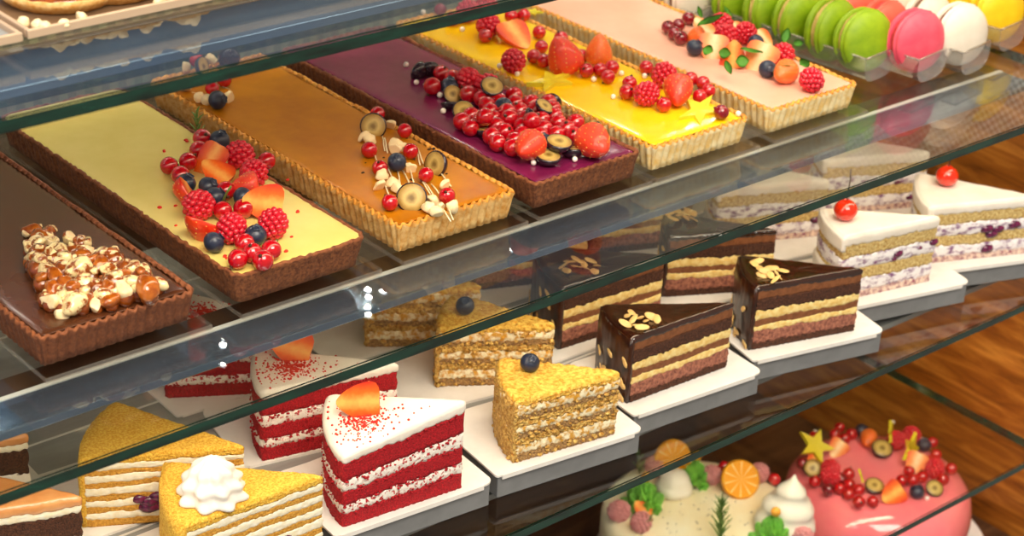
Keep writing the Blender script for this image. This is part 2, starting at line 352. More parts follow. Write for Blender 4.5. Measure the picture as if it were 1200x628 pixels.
def tart(x0, label, crust, fill, flute, rough, rad, top_in=.0026, droop=.0006, yf=0, w=TW):
    sh = thing('acrylic_sheet', 'clear acrylic sheet under the ' + label[1], 'sheet', (x0 + w/2, yf - .0075, 0.0006), group='acrylic sheets under the tarts')
    bm = bmesh.new(); box(bm, -w/2 - .001, w/2 + .004, 0, TL + .012, 0, .003, 0)
    for f in bm.faces: f.material_index = 0 if abs(f.normal.z) > .9 else 1
    me = mesh('acrylic_sheet', bm, ['acrylic', 'acrylic_edge'], False); sh.name = 'acrylic_sheet'
    obj('sheet_panel', me, sh)
    t = thing('tart', label[0], 'tart', (x0 + w/2, yf, ZS), group='long tarts in a row on the glass shelf')
    H = ZT - ZS
    pts = rrect(-w/2, w/2, 0, TL, rad, .0009); nn = normals(pts); n = len(pts)
    bm = bmesh.new(); rings = []
    lv = [(0, -.0045, 0), (.0008, -.0038, .6), (.25, -.0028, 1), (.5, -.0019, 1), (.78, -.0008, 1), (.93, 0.0, 1), (1, -.0005, .9), (1.0, -.0018, .5), (.93, -.0028, .25)]
    s = 0; arc = [0]
    for i in range(1, n): s += math.hypot(pts[i][0]-pts[i-1][0], pts[i][1]-pts[i-1][1]); arc.append(s)
    per = .0058; tot = s; per = tot / round(tot / per)
    for (f, off, fa) in lv:
        ring = []
        for i in range(n):
            ph = 2*PI*arc[i]/per
            wv = (abs(math.sin(ph/2)) - .6) * flute * fa
            x, y = pts[i]; rz = rough * N3(x*260, y*260, f*4 + x0*50) * (1 if f > .02 else 0)
            d = off + wv + rz
            z = H*f + (flute*.35*math.cos(ph) + .0009*N3(x*60, y*60, x0*77) + rough*.7*N3(x*300, y*300, 9)) * (1 if f > .9 else 0)
            ring.append(bm.verts.new((x + nn[i][0]*d, y + nn[i][1]*d, z)))
        rings.append(ring)
    for a, b in zip(rings, rings[1:]):
        for i in range(n): bm.faces.new([a[i], a[(i+1) % n], b[(i+1) % n], b[i]])
    bm.faces.new(rings[0][::-1])
    bm.faces.ensure_lookup_table()
    for q, fc in enumerate(bm.faces):
        if 5*n <= q < 8*n: fc.material_index = 1
    obj('crust', mesh('crust', bm, [crust, {'crust_gold': 'rim_gold', 'crust_pale': 'rim_gold'}.get(crust, 'rim_choc')]), t)
    bm = bmesh.new(); rings = []; q = .0008 + top_in
    fp = rrect(-w/2 + q, w/2 - q, q, TL - q, max(.002, rad - q), .0018); hw, hl = w/2 - q, TL/2 - q
    for ins, dz in ((.0012, -.0024), (0, -.0014), (.0008, -.0009), (.0035, -.0006), (.010, -.0006)):
        kx, ky = 1 - ins/hw, 1 - ins/hl
        rings.append([bm.verts.new((x*kx + (.0003*N3(x*150, y*150, 3) if ins == 0 else 0), TL/2 + (y - TL/2)*ky, H + dz + .0002)) for x, y in fp])
    for a, b in zip(rings, rings[1:]):
        for i in range(len(a)): bm.faces.new([a[i], a[(i+1) % len(a)], b[(i+1) % len(a)], b[i]])
    prev = rings[-1]
    for k in (.75, .45):
        cur = [bm.verts.new((v.co.x*k, v.co.y, v.co.z)) if False else bm.verts.new((v.co.x*k, TL/2 + (v.co.y - TL/2)*(1 - (1 - k)*.32), v.co.z)) for v in rings[-1]]
        for i in range(len(cur)): bm.faces.new([prev[i], prev[(i+1) % len(cur)], cur[(i+1) % len(cur)], cur[i]])
        prev = cur
    bm.faces.new(prev); bm.faces.new(rings[0][::-1])
    obj('filling', mesh('filling', bm, fill), t)
    return t
XS = [-.1055, .0087, .1196, .224, .3242, .4345]
tart(XS[0] - .004, ('dark chocolate tart with a wedge of glazed nuts', 'chocolate nut tart'), 'crust_choc', 'fill_choc', .0016, .0003, .006, w=.094)
tart(XS[1], ('pale cream tart heaped with strawberries, raspberries and blueberries', 'pale cream tart'), 'crust_brown', 'fill_cream', .0003, .0011, .009, top_in=.0005)
tart(XS[2], ('caramel brown tart with fluted golden crust and scattered currants', 'caramel tart'), 'crust_gold', 'fill_caramel', .0022, .0003, .005)
tart(XS[3], ('purple tart in dark crust with a long heap of currants', 'purple tart'), 'crust_brown', 'fill_purple', .0008, .0008, .005)
tart(XS[4], ('bright yellow tart with red berries and starfruit slices', 'yellow tart'), 'crust_pale', 'fill_yellow', .0020, .0003, .006)
tart(XS[5], ('pale pink tart with strawberry pieces and green leaves', 'pink tart'), 'crust_pale', 'fill_pink', .0018, .0003, .006)

# ------------------------------------------------------------------ fruit meshes (shared by all copies)
FM = {}
def fm_currant(m):
    bm = bmesh.new(); ball(bm, (0, 0, 0), 1, 18, 12, 0)
    lathe(bm, [(0, .93), (.16, .97), (.2, 1.08), (.07, 1.16), (.05, 1.28), (0, 1.3)], 8, 1)
    return mesh('red_currant', bm, [m, 'calyx'])
FM['currant'] = fm_currant('currant'); FM['currant_dark'] = fm_currant('currant_dark')
bm = bmesh.new(); ball(bm, (0, 0, 0), 1, 20, 14, 0, (1, 1, .9))
lathe(bm, [(.16, .86), (.34, .86), (.44, .97), (.36, .95), (.24, .85), (0, .80)], 20, 0, wob=lambda a, z: .16*math.cos(5*a) if z > .9 else 0)
FM['blueberry'] = mesh('blueberry', bm, 'blue')
def fm_rasp(m):
    bm = bmesh.new(); ball(bm, (0, 0, 0), .8, 12, 8, 0, (1, 1, 1.05))
    n = 62; rr_ = random.Random(3)
    for i in range(n):
        z = 1 - 2*(i + .5)/n; q = math.sqrt(1 - z*z); a = i*2.39996
        ball(bm, (.82*q*math.cos(a), .82*q*math.sin(a), .9*z), .225*rr_.uniform(.9, 1.1), 9, 6, 0)
    return mesh('raspberry', bm, m)
FM['raspberry'] = fm_rasp('rasp'); FM['rasp_sugar'] = fm_rasp('rasp_sugar')
SP = [(0, -1.25), (.16, -1.2), (.38, -1.0), (.6, -.7), (.8, -.3), (.93, .1), (.98, .42), (.9, .68), (.66, .83), (.34, .86), (0, .8)]
def fm_straw(m, half, cut='cut_straw'):
    bm = bmesh.new(); vs = lathe(bm, SP, 24, 0)
    for i in range(1, 9):                      # seeds
        z = -1.1 + i*.21
        rr = 0
        for (r0, z0), (r1, z1) in zip(SP, SP[1:]):
            if z0 <= z <= z1: rr = r0 + (r1-r0)*(z-z0)/(z1-z0)
        nn = max(3, int(rr*11))
        for j in range(nn):
            a = 2*PI*(j + .5*(i % 2))/nn
            ball(bm, (rr*math.cos(a)*1.0, rr*math.sin(a)*1.0, z), .03, 6, 4, 2, (1, 1, 1.4))
    if half:
        g = bm.verts[:] + bm.edges[:] + bm.faces[:]
        r = bmesh.ops.bisect_plane(bm, geom=g, plane_co=(0, .12, 0), plane_no=(0, -1, 0), clear_outer=True)
        e = [x for x in r['geom_cut'] if isinstance(x, bmesh.types.BMEdge)]
        f = bmesh.ops.holes_fill(bm, edges=e, sides=0)
        for x in f['faces']: x.material_index = 1
        bmesh.ops.triangulate(bm, faces=f['faces'])
    me = mesh('strawberry', bm, [m, cut, 'seed'])
    for p in me.polygons:
        if p.material_index == 1: p.use_smooth = False
    return me
FM['strawberry'] = fm_straw('straw', False); FM['strawberry_or'] = fm_straw('straw_or', False)
def scaled(me, s):                            # real-size copies so that the cut colours follow the fruit's own axis
    me.transform(Matrix.Scale(s, 4)); return me
FM['straw_half'] = scaled(fm_straw('straw', True), .0085); FM['straw_pale'] = scaled(fm_straw('straw_or', True, 'cut_pale'), .0085)
bm = bmesh.new(); lathe(bm, [(0, -.55), (.5, -.5), (.85, -.25), (1, .08), (.97, .2), (.9, .22)], 24, 0); lathe(bm, [(.91, .2), (.88, .235), (.5, .25), (0, .25)], 24, 1)
FM['grape'] = scaled(mesh('grape_slice', bm, ['skin', 'cut_grape']), .0066)
def starpts(R, r): return [((R if k % 2 == 0 else r) * math.cos(PI*k/5), (R if k % 2 == 0 else r) * math.sin(PI*k/5)) for k in range(10)]
bm = bmesh.new(); pp = starpts(1, .42)
a = [bm.verts.new((x, y, -.09)) for x, y in pp]; b = [bm.verts.new((x, y, .09)) for x, y in pp]
ca = bm.verts.new((0, 0, -.06)); cb = bm.verts.new((0, 0, .06))
for k in range(10):
    k2 = (k+1) % 10; bm.faces.new([a[k], a[k2], b[k2], b[k]]); bm.faces.new([b[k], b[k2], cb]); bm.faces.new([a[k2], a[k], ca])
bmesh.ops.bevel(bm, geom=[e for e in bm.edges if e.calc_face_angle(0) > .8], offset=.03, segments=2, affect='EDGES')
FM['star'] = mesh('starfruit_slice', bm, 'star', False)
def leafmesh(L, W, m='leaf'):
    bm = bmesh.new(); g = []
    for i in range(9):
        t = i/8; w = W*math.sin(PI*min(1, t*1.0))**.8*(1 - .25*t) + .0001; row = []
        for j in range(5):
            s = j/4*2 - 1; row.append(bm.verts.new((L*t, w*s, .18*W*abs(s) + .25*L*t*t*.4)))
        g.append(row)
    for a, b in zip(g, g[1:]):
        for j in range(4): bm.faces.new([a[j], b[j], b[j+1], a[j+1]])
    bmesh.ops.solidify(bm, geom=bm.faces[:], thickness=.0004)
    return mesh('mint_leaf', bm, m)
FM['leaf'] = leafmesh(1, .32); FM['leaf_round'] = leafmesh(1, .5)
def fm_pearl(m, nm):
    bm = bmesh.new(); ball(bm, (0, 0, 0), 1, 12, 8); return mesh(nm, bm, m)
FM['pearl'] = fm_pearl('pearl', 'sugar_pearl'); FM['pearl_gold'] = fm_pearl('pearl_gold', 'gold_pearl')
def fm_nut(seed, flat=1.0, m='nut'):
    bm = bmesh.new(); vs = bmesh.ops.create_icosphere(bm, subdivisions=3, radius=1)['verts']
    for v in vs:
        k = 1 + .28*N3(v.co.x*1.3 + seed, v.co.y*1.3, v.co.z*1.3) + .1*N3(v.co.x*3, v.co.y*3 + seed, v.co.z*3)
        v.co *= k; v.co.z = max(v.co.z, -.45) * flat
        if v.co.x > .45 and seed % 2 == 0: v.co.x = .45 + (v.co.x - .45)*.2
    return mesh('nut_piece', bm, m)
FM['nut0'] = fm_nut(2); FM['nut1'] = fm_nut(5, .8); FM['nut2'] = fm_nut(8, .6)
bm = bmesh.new(); tube(bm, [(-1, 0, 0), (-.4, .02, .04), (.3, -.02, .05), (1, 0, 0)], .05, 6); FM['strand'] = mesh('pale_strand', bm, 'strand')  # thin pale strand laid on the caramel filling
def fm_rosemary(n, L, seed, one=True):
    rnd = random.Random(seed); bm = bmesh.new()
    tube(bm, [(0, 0, 0), (0, 0, L*.5), (0, .02*L, L)], .0006, 6, 1, .0003)
    for i in range(n):
        t = (i + 1)/(n + 1); a = i*2.4; l = L*.5*(1 - .45*t); o = Vector((0, .02*L*t, L*t)); d = Vector((math.cos(a), math.sin(a), 1.1 + .5*rnd.random())).normalized()
        tube(bm, [o, o + d*l*.5 + Vector((0, 0, .001)), o + d*l], .00095, 5, 0, .0003)
    return mesh('rosemary_sprig', bm, ['rosemary', 'twig'])
bm = bmesh.new(); tube(bm, [(-1, 0, 0), (-.3, 0, .05), (.4, 0, .05), (1, 0, 0)], .1, 8); FM['chive'] = mesh('chive_piece', bm, 'rosemary')

ORD = ['first', 'second', 'third', 'fourth', 'fifth', 'sixth', 'seventh', 'eighth', 'ninth', 'tenth', 'eleventh', 'twelfth']
# kind: (mesh, radius, object name, description, category, flat radius for packing)
KIND = {
 'c': ('currant', .0052, 'red_currant', 'glossy red currant', 'currant'),
 'd': ('currant_dark', .0052, 'red_currant', 'dark red currant', 'currant'),
 'b': ('blueberry', .0062, 'blueberry', 'round dark blueberry', 'blueberry'),
 'r': ('raspberry', .0087, 'raspberry', 'plump red raspberry', 'raspberry'),
 'R': ('rasp_sugar', .0088, 'raspberry', 'sugar-dusted raspberry', 'raspberry'),
 's': ('strawberry', .0105, 'strawberry', 'red strawberry', 'strawberry'),
 'o': ('strawberry_or', .0105, 'strawberry', 'orange-red strawberry', 'strawberry'),
 'h': ('straw_half', .0085, 'strawberry_half', 'orange-fleshed strawberry half', 'strawberry'),
 'p': ('straw_pale', .0085, 'strawberry_half', 'pale-fleshed strawberry half', 'strawberry'),
 'g': ('grape', .0066, 'grape_slice', 'dark-skinned fruit slice', 'fruit slice'),
 'x': ('star', .016, 'starfruit_slice', 'yellow starfruit slice', 'starfruit'),
 'l': ('leaf', .0135, 'mint_leaf', 'narrow green leaf', 'leaf'),
 'L': ('leaf_round', .0115, 'mint_leaf', 'rounded green leaf', 'leaf'),
 'w': ('pearl', .0019, 'sugar_pearl', 'tiny white sugar pearl', 'pearl'),
 'W': ('pearl_gold', .0042, 'gold_pearl', 'golden sugar pearl', 'pearl'),
 'n': ('nut0', .0042, 'nut_piece', 'pale chopped nut piece', 'nut'),
 'k': ('strand', .010, 'pale_strand', 'thin pale strand', 'strand'),
 'v': ('chive', .007, 'herb_stalk', 'short green herb stalk', 'herb'),
}
REAL = set('hpg')
def camdir(p): return (CAM - p).normalized()
def garnish(items, z, where, end, sort=lambda p: p.y, lim=12, seed=1, cs=1.0):
    """items: (kind, u, v, opts) -> laid on the plane z, pushed apart like real berries, then linked one by one"""
    rnd = random.Random(seed); L = []
    for it in items:
        k, u, v = it[:3]; op = dict(it[3]) if len(it) > 3 else {}
        if k in 'cd': op['s'] = cs
        if 'dir' in op:
            du, dv = op['dir']; d = Vector((0, 0, 1)) if dv is None else (at(u + du, v + dv, z) - at(u, v, z)).normalized() + Vector((0, 0, op.get('dip', 0)))
            op['rot'] = Vector((0, 0, -1)).rotation_difference(d).to_matrix() @ Matrix.Rotation(u, 3, 'Z')
        r = KIND[k][1] * op.get('s', 1)
        pr = r
        if k in 'xlLkv': pr = .0015
        if k == 'g': pr = r*.6
        if k in 'hp': pr = r*.72
        if k in 'so': pr = r*.92
        if k == 'n': pr = r*.7
        p = at(u, v, z + pr + op.get('z', 0)); L.append([k, p, pr, r, op, p.copy()])
    for itn in range(120):
        for i in range(len(L)):
            if L[i][0] in 'xlLkv': continue
            for j in range(i+1, len(L)):
                if L[j][0] in 'xlLkv': continue
                d = L[j][1] - L[i][1]; dd = d.length; mn = (L[i][2] + L[j][2])*.95
                if dd < mn:
                    if dd < 1e-6: d = Vector((0, 0, 1)); dd = 1
                    if abs(d.z) < .3*mn:              # the one behind climbs
                        d = d.copy(); d.z += .3*mn*(1 if (d.y + d.x*.3) > 0 else -1)
                    q = d.normalized()*(mn - dd)*.5
                    L[j][1] += q; L[i][1] -= q
        for e in L:
            if e[0] in 'xlLkv': continue
            e[1] += (e[5] - e[1]) * .04*(1 if itn < 90 else 0)
            if e[0] in 'cdbrR' and not e[4].get('z'): e[1].z -= .00007
            e[1].z = max(e[1].z, z + e[2]*.96)
    kinds = {}
    for e in L: kinds.setdefault(KIND[e[0]][2] + KIND[e[0]][3], []).append(e)
    out = []
    for kk, es in kinds.items():
        es.sort(key=lambda e: sort(e[1]))
        for i, (k, p, pr, r, op, _) in enumerate(es):
            mk, _, nm, desc, cat = KIND[k]
            if k == 'n': mk = 'nut%d' % rnd.randrange(3)
            if 'rot' in op: rot = op['rot'].to_euler() if hasattr(op['rot'], 'to_euler') else Euler(tuple(R_(a) for a in op['rot']))
            elif k in 'cd':                      # blossom end turned roughly to the front, as picked berries lie
                rot = Euler((R_(rnd.uniform(20, 170)), 0, R_(rnd.uniform(0, 360))))
            elif k == 'w': rot = Euler((0, 0, 0))
            elif k == 'b': rot = Euler((R_(rnd.uniform(10, 80)), 0, R_(rnd.uniform(-60, 90))))
            else: rot = Euler((R_(rnd.uniform(-90, 90)), R_(rnd.uniform(-90, 90)), R_(rnd.uniform(0, 360))))
            sc = op.get('s', 1) * rnd.uniform(.95, 1.04) * (1 if k in REAL else KIND[k][1])
            if 'S' in op: sc = tuple(sc*a for a in op['S'])
            o = obj(nm, FM[mk], None, p, rot, sc)
            if 'label' in op: tag(o, op['label'], cat, f'{cat} pieces on the {where}')
            elif len(es) == 1: tag(o, f'{desc} on the {where}', cat)
            elif len(es) <= lim: tag(o, f'{desc} on the {where}, {ORD[i]} of its kind from the {end}', cat, f'{cat} pieces on the {where}')
            else: tag(o, f'{desc} in the topping of the {where}', cat, f'{cat} pieces on the {where}')
            out.append(o)
    return out
def conv(s, ox, oy, k):
    """'c 10,20 30,40; b 5,6' -> items, crop pixels turned into picture pixels"""
    out = []
    for part in s.split(';'):
        part = part.split()
        for t in part[1:]:
            a = t.split(','); out.append((part[0], ox + float(a[0])/k, oy + float(a[1])/k))
    return out
def face(az, tilt, roll=0):
    """fruit halves: cut face (local -y) turned to compass az (deg, 0 = +x) and tilted up by tilt; the tip rolled by roll"""
    n = Vector((math.cos(R_(az))*math.cos(R_(tilt)), math.sin(R_(az))*math.cos(R_(tilt)), math.sin(R_(tilt))))
    q = Vector((0, -1, 0)).rotation_difference(n)
    return (q.to_matrix() @ Matrix.Rotation(R_(roll), 3, 'Y'))
def disc(az, tilt):
    """slices: flat face (local +z) turned to compass az and tilted up by tilt"""
    n = Vector((math.cos(R_(az))*math.cos(R_(tilt)), math.sin(R_(az))*math.cos(R_(tilt)), math.sin(R_(tilt))))
    return Vector((0, 0, 1)).rotation_difference(n).to_matrix()
def cv(k, x, y, ox, oy, div, **op): return (k, ox + x/div, oy + y/div, op)
ZF = ZT - .0005                           # filling surface

# cream tart
a = (170, 130, 3.139)
I = conv('c 88,200 130,235 162,185 197,143 222,100 283,365 350,540 433,548 385,525 372,482 362,358 465,510 448,182 312,290; b 262,103 150,265 228,283 262,314 360,315 418,445 253,482; r 348,160 395,235 330,430 440,425 200,345', *a)
I += [cv('h', 230, 180, *a, rot=face(-160, 40, 40), s=1.25, S=(1, .8, 1.3)), cv('h', 270, 222, *a, rot=face(-110, 55, 150), s=1.15), cv('h', 185, 290, *a, rot=face(-30, 30, 30), s=1.2), cv('s', 352, 270, *a, s=.8, rot=(80, 0, 60)),
      cv('h', 220, 410, *a, rot=face(30, 50, 120), s=1.45), cv('h', 450, 338, *a, rot=face(-100, 25, 110), s=1.45), cv('v', 300, 307, *a, rot=(0, 60, 100), s=1, z=.012), cv('v', 455, 497, *a, rot=(0, 0, 22), s=1.15, z=.004), cv('v', 488, 292, *a, rot=(0, 0, 40), s=.6)]
garnish(I, ZF, 'pale cream tart', 'front', cs=1.12)
o = obj('rosemary_sprig', fm_rosemary(9, .018, 3), None, at(170 + 195/3.139, 130 + 105/3.139, ZF), (R_(-15), R_(8), 0)); tag(o, 'small rosemary sprig standing behind berries on the pale cream tart', 'herb')
# caramel tart, front and rear garnish
a = (400, 120, 4.4875)
I = conv('c 190,58 333,147 147,248 203,345 364,255 445,380 556,490 255,525; b 297,312; n 120,180 148,195 290,225 315,235 270,430 290,455 215,385 205,437 355,345 480,520 455,557 500,577 525,550 590,548 545,432 265,118 285,250', *a)
I += [cv('g', 168, 125, *a, rot=disc(-130, 25), s=1.25), cv('g', 370, 503, *a, rot=disc(-130, 32), s=1.35), cv('g', 500, 325, *a, rot=disc(-172, 20), s=1.3)]
for x, y, r in ((235, 225, 118), (222, 215, 120), (305, 405, 118), (345, 400, 105), (370, 385, 115), (415, 280, 112), (405, 290, 118), (440, 440, 100), (465, 460, 98), (505, 470, 95), (543, 400, 95), (232, 440, 110), (255, 370, 105), (180, 290, 110), (545, 580, 100), (570, 575, 110)):
    d = at(500 + math.cos(R_(r - 50))*50, 200 + math.sin(R_(r - 50))*50, ZF) - at(500, 200, ZF)
    d = at(500 + 22 + (r - 110)*-1.2, 200 + 50, ZF) - at(500, 200, ZF)
    I.append(cv('k', x, y, *a, rot=(0, 0, math.degrees(math.atan2(d.y, d.x))), s=1.15, S=(1, .75, .75)))
a = (180, 40, 6.283)
I += conv('c 430,398 315,190 520,335; b 470,482; n 552,468 232,392 330,462 235,245 420,190 390,485', *a)
I += [cv('g', 355, 240, *a, rot=disc(-60, 20), s=1.1), cv('g', 555, 180, *a, rot=disc(60, 10), s=1.2), cv('k', 515, 390, *a, rot=(0, 0, -75), s=.6, S=(1, .6, .6)), cv('k', 345, 440, *a, rot=(0, 0, -60), s=.6, S=(1, .6, .6))]
garnish(I, ZF, 'caramel tart', 'front', cs=.97)
# purple tart
a = (470, 60, 4.188)
I = conv('c 210,112 158,170 242,126 345,215 395,240 430,270 470,240 555,215 540,262 575,290 500,315 440,325 405,335 340,370 310,345 525,390 490,370 460,417 490,450 545,460 600,335 640,285 615,392 570,405 705,378 750,325 690,330 660,255 700,250 735,285 790,345 840,350 760,402 840,408 800,380 565,440 650,405 470,290 520,350 590,370 360,330 430,360; r 335,145 410,165; b 245,170 692,440 520,282; w 25,65 75,152 190,215 207,293 375,300 648,545 853,530 510,343 572,263', *a)
I += [cv('s', 615, 475, *a, dir=(-65, 50), s=.95), cv('s', 940, 450, *a, dir=(60, 50), s=1.15),
      cv('g', 250, 208, *a, rot=disc(-110, 40)), cv('g', 308, 297, *a, rot=disc(-120, 50), s=1.2), cv('g', 457, 200, *a, rot=disc(-110, 60), s=1.2, z=.006), cv('g', 238, 262, *a, rot=disc(60, 60), s=.9), cv('g', 412, 388, *a, rot=disc(70, 75)),
      cv('g', 645, 325, *a, rot=disc(-10, 30), s=1.1, z=.006), cv('g', 705, 290, *a, rot=disc(-60, 60), z=.006), cv('g', 742, 250, *a, rot=disc(20, 20), s=.9), cv('g', 775, 452, *a, rot=disc(-90, 80), s=1.3, z=.006), cv('g', 720, 520, *a, rot=disc(-90, 82), s=1.3), cv('g', 850, 487, *a, rot=disc(60, 75), s=1.2), cv('g', 955, 385, *a, rot=disc(140, 20), s=.9),
      cv('g', 90, 100, *a, rot=disc(100, 10), s=1.1), cv('g', 140, 90, *a, rot=disc(60, 30), s=1.1)]
garnish(I, ZF, 'purple tart', 'front', cs=1.14)
# yellow tart
a = (540, 0, 5.71)
I = conv('r 355,405 185,165; c 540,312 498,380 545,400 843,380 850,470 925,465 985,512 672,255 345,105 415,100 165,237 525,215; w 375,490 890,530 640,245 260,440 1075,490 10,195; c 1010,450', *a)
I += [cv('s', 690, 375, *a, rot=(165, -20, 20), s=1.2), cv('o', 885, 350, *a, dir=(0, None), s=.95), cv('h', 370, 205, *a, rot=face(-100, 62, 0), s=1.6),
      cv('x', 610, 545, *a, rot=(4, 0, 10), s=1.45, S=(1, .55, .8)), cv('x', 480, 80, *a, rot=(0, 0, 30), s=.5)]
I += [('r', 548, 12), ('r', 570, 6), ('d', 516, 11), ('c', 530, 22), ('w', 496, 14)]
a = (710, 60, 6.282)
I += conv('c 297,118 175,235 155,300 428,392 710,230 690,330 755,290 630,205; d 850,447; r 300,310 430,175; w 55,335 285,182 975,460', *a)
I += [cv('s', 530, 290, *a, dir=(3, 40), dip=-.5, s=1.05), cv('x', 690, 440, *a, rot=(8, -4, 25), s=1.35, S=(1.15, .6, .8))]
garnish(I, ZF, 'yellow tart', 'front')
# pink tart
a = (760, 0, 5.232)
I = conv('d 120,165 185,152 245,112 165,208 218,228; b 282,290 655,257 730,422; r 455,150 510,210 585,205 825,332 1000,487', *a)
I += [cv('p', 385, 175, *a, rot=face(-110, 50, 160), s=1.25), cv('p', 400, 285, *a, rot=face(-130, 35, 20), s=1.3), cv('o', 270, 220, *a, rot=(60, 0, 40), s=.7), cv('h', 515, 345, *a, rot=face(-160, 35, 190), s=1.2),
      cv('p', 685, 345, *a, rot=face(-150, 40, 35), s=1.5), cv('o', 835, 445, *a, dir=(-40, 25), s=.85), cv('p', 520, 168, *a, rot=face(-90, 60, 0), s=.9), cv('p', 685, 218, *a, rot=face(-90, 60, 0), s=1.0),
      cv('l', 300, 160, *a, rot=(0, -15, -25), s=1.5, z=.016), cv('L', 335, 300, *a, rot=(50, 0, -80), s=.8, z=.008), cv('L', 430, 320, *a, rot=(60, 0, -60), s=.8, z=.007), cv('L', 530, 380, *a, rot=(60, 0, -20), s=.9, z=.006), cv('l', 560, 300, *a, rot=(0, 10, -50), s=1.2, z=.012),
      cv('l', 510, 120, *a, rot=(0, -40, 100), s=.9, z=.01), cv('l', 830, 265, *a, rot=(0, -35, 30), s=.9, z=.012), cv('L', 885, 270, *a, rot=(30, 0, -30), s=.7, z=.01), cv('L', 880, 410, *a, rot=(30, 0, 150), s=.7, z=.012), cv('L', 925, 400, *a, rot=(30, 0, 0), s=.8, z=.012), cv('l', 470, 370, *a, rot=(0, 50, -100), s=.8, z=.012), cv('l', 325, 110, *a, rot=(0, -50, 90), s=.7, z=.012)]
garnish(I, ZF, 'pink tart', 'front')
def specks(name, m, pts, r, label, cat):
    bm = bmesh.new(); rnd = random.Random(len(pts)); c = at(pts[0][0], pts[0][1], ZF)
    for u, v in pts:
        for q in range(rnd.randrange(1, 4)):
            p = at(u + rnd.uniform(-2, 2), v + rnd.uniform(-1.5, 1.5), ZF + r*.4) - c; ball(bm, p, r*rnd.uniform(.5, 1.1), 7, 5, 0, (1.3, .9, .7))
    tag(obj(name, mesh(name, bm, m), None, c), label, cat, kind='stuff')
specks('red_crumbs', 'crumb_red', [(193, 176), (218, 165), (206, 228), (204, 240), (318, 250), (341, 276), (335, 293), (264, 301), (188, 243), (206, 265), (350, 248), (338, 211)], .0011, 'tiny red crumbs scattered on the pale cream tart', 'crumbs')
specks('dark_crumbs', 'pepper', [(429, 191), (427, 203), (450, 186), (503, 176), (508, 174), (520, 202), (524, 203), (482, 211)], .0009, 'tiny dark crumbs scattered on the caramel tart', 'crumbs')
# nut wedge on the chocolate tart: one caramel-glued cluster
a = (10, 250, 4.83)
c0 = at(a[0] + 450/a[2], a[1] + 330/a[2], ZF)
t = thing('nut_cluster', 'triangular cluster of caramel-glazed hazelnuts on the dark chocolate tart', 'nut topping', c0)
bm = bmesh.new()
NUT = '135,95,b 225,110,b 155,160,p 150,175,p 240,150,p 345,135,p 430,160,p 275,205,b 190,210,p 130,238,p 440,198,p 355,250,p 525,235,P 590,220,p 205,265,p 295,312,p 390,315,B 600,270,p 265,360,b 465,325,p 560,335,P 690,305,P 480,410,p 590,370,b 770,340,b 235,485,P 315,445,P 410,460,p 370,510,B 530,465,b 655,425,P 790,420,B 845,400,b 500,515,p 580,490,b 305,560,p 220,320,b 440,395,b 330,400,b 520,290,b 640,350,b 690,390,b 420,240,b 470,270,b 560,420,b 250,420,b 320,250,b 180,130,b 420,350,p 730,410,p 340,480,b 600,440,p'
spots = []
for s in NUT.split():
    x, y, k = s.split(','); r = {'b': .0046, 'p': .0042, 'P': .0054, 'B': .0064}[k]
    dep = min(1, max(0, (min(float(y) - 95, 560 - float(y), 900 - float(x))) / 130))
    spots.append([at(a[0] + float(x)/a[2], a[1] + float(y)/a[2], ZF + r*.6 + .006*dep), r, k, dep])
rnd = random.Random(4)
for p, r, k, dep in list(spots):
    for _ in range(2 if rnd.random() < .6 else 1):
        if len(spots) < 100: spots.append([p + Vector((rnd.uniform(-.006, .006), rnd.uniform(-.006, .006), rnd.uniform(-.001, .0045)*dep)), rnd.uniform(.0022, .0036), 'p' if rnd.random() < .6 else 'b', dep])
for p, r, k, dep in spots:
    q = p - c0
    if dep > .25: ball(bm, (q.x, q.y, q.z*.45), q.z*.55 + .0005, 10, 7, 0)
    me = bpy.data.meshes.new('x')
    b2 = bmesh.new(); vs = bmesh.ops.create_icosphere(b2, subdivisions=3, radius=r)['verts']; sd = rnd.random()*50
    for v in vs:
        v.co *= 1 + .25*N3(v.co.x/r*1.2 + sd, v.co.y/r*1.2, v.co.z/r*1.2)
        if k in 'pP' and v.co.z > .3*r: v.co.z = .3*r + (v.co.z - .3*r)*.15
        if k in 'pP' and sd > 20 and v.co.x > .4*r: v.co.x = .4*r + (v.co.x - .4*r)*.15
        if k in 'bB': v.co.x *= 1.35; v.co.z *= .85
    o = obj('hazelnut', mesh('hazelnut', b2, ('nut' if sd > 31 else 'nut_glazed') if k in 'pP' else ('nut_skin' if sd > 25 else 'nut_glazed')), t, q, (rnd.uniform(-.6, .6), rnd.uniform(-.5, .5), rnd.uniform(0, 6.3)))
bm.normal_update(); jit(bm, bm.verts[:], .001, 300)
obj('caramel_glaze', mesh('caramel_glaze', bm, 'caramel'), t)

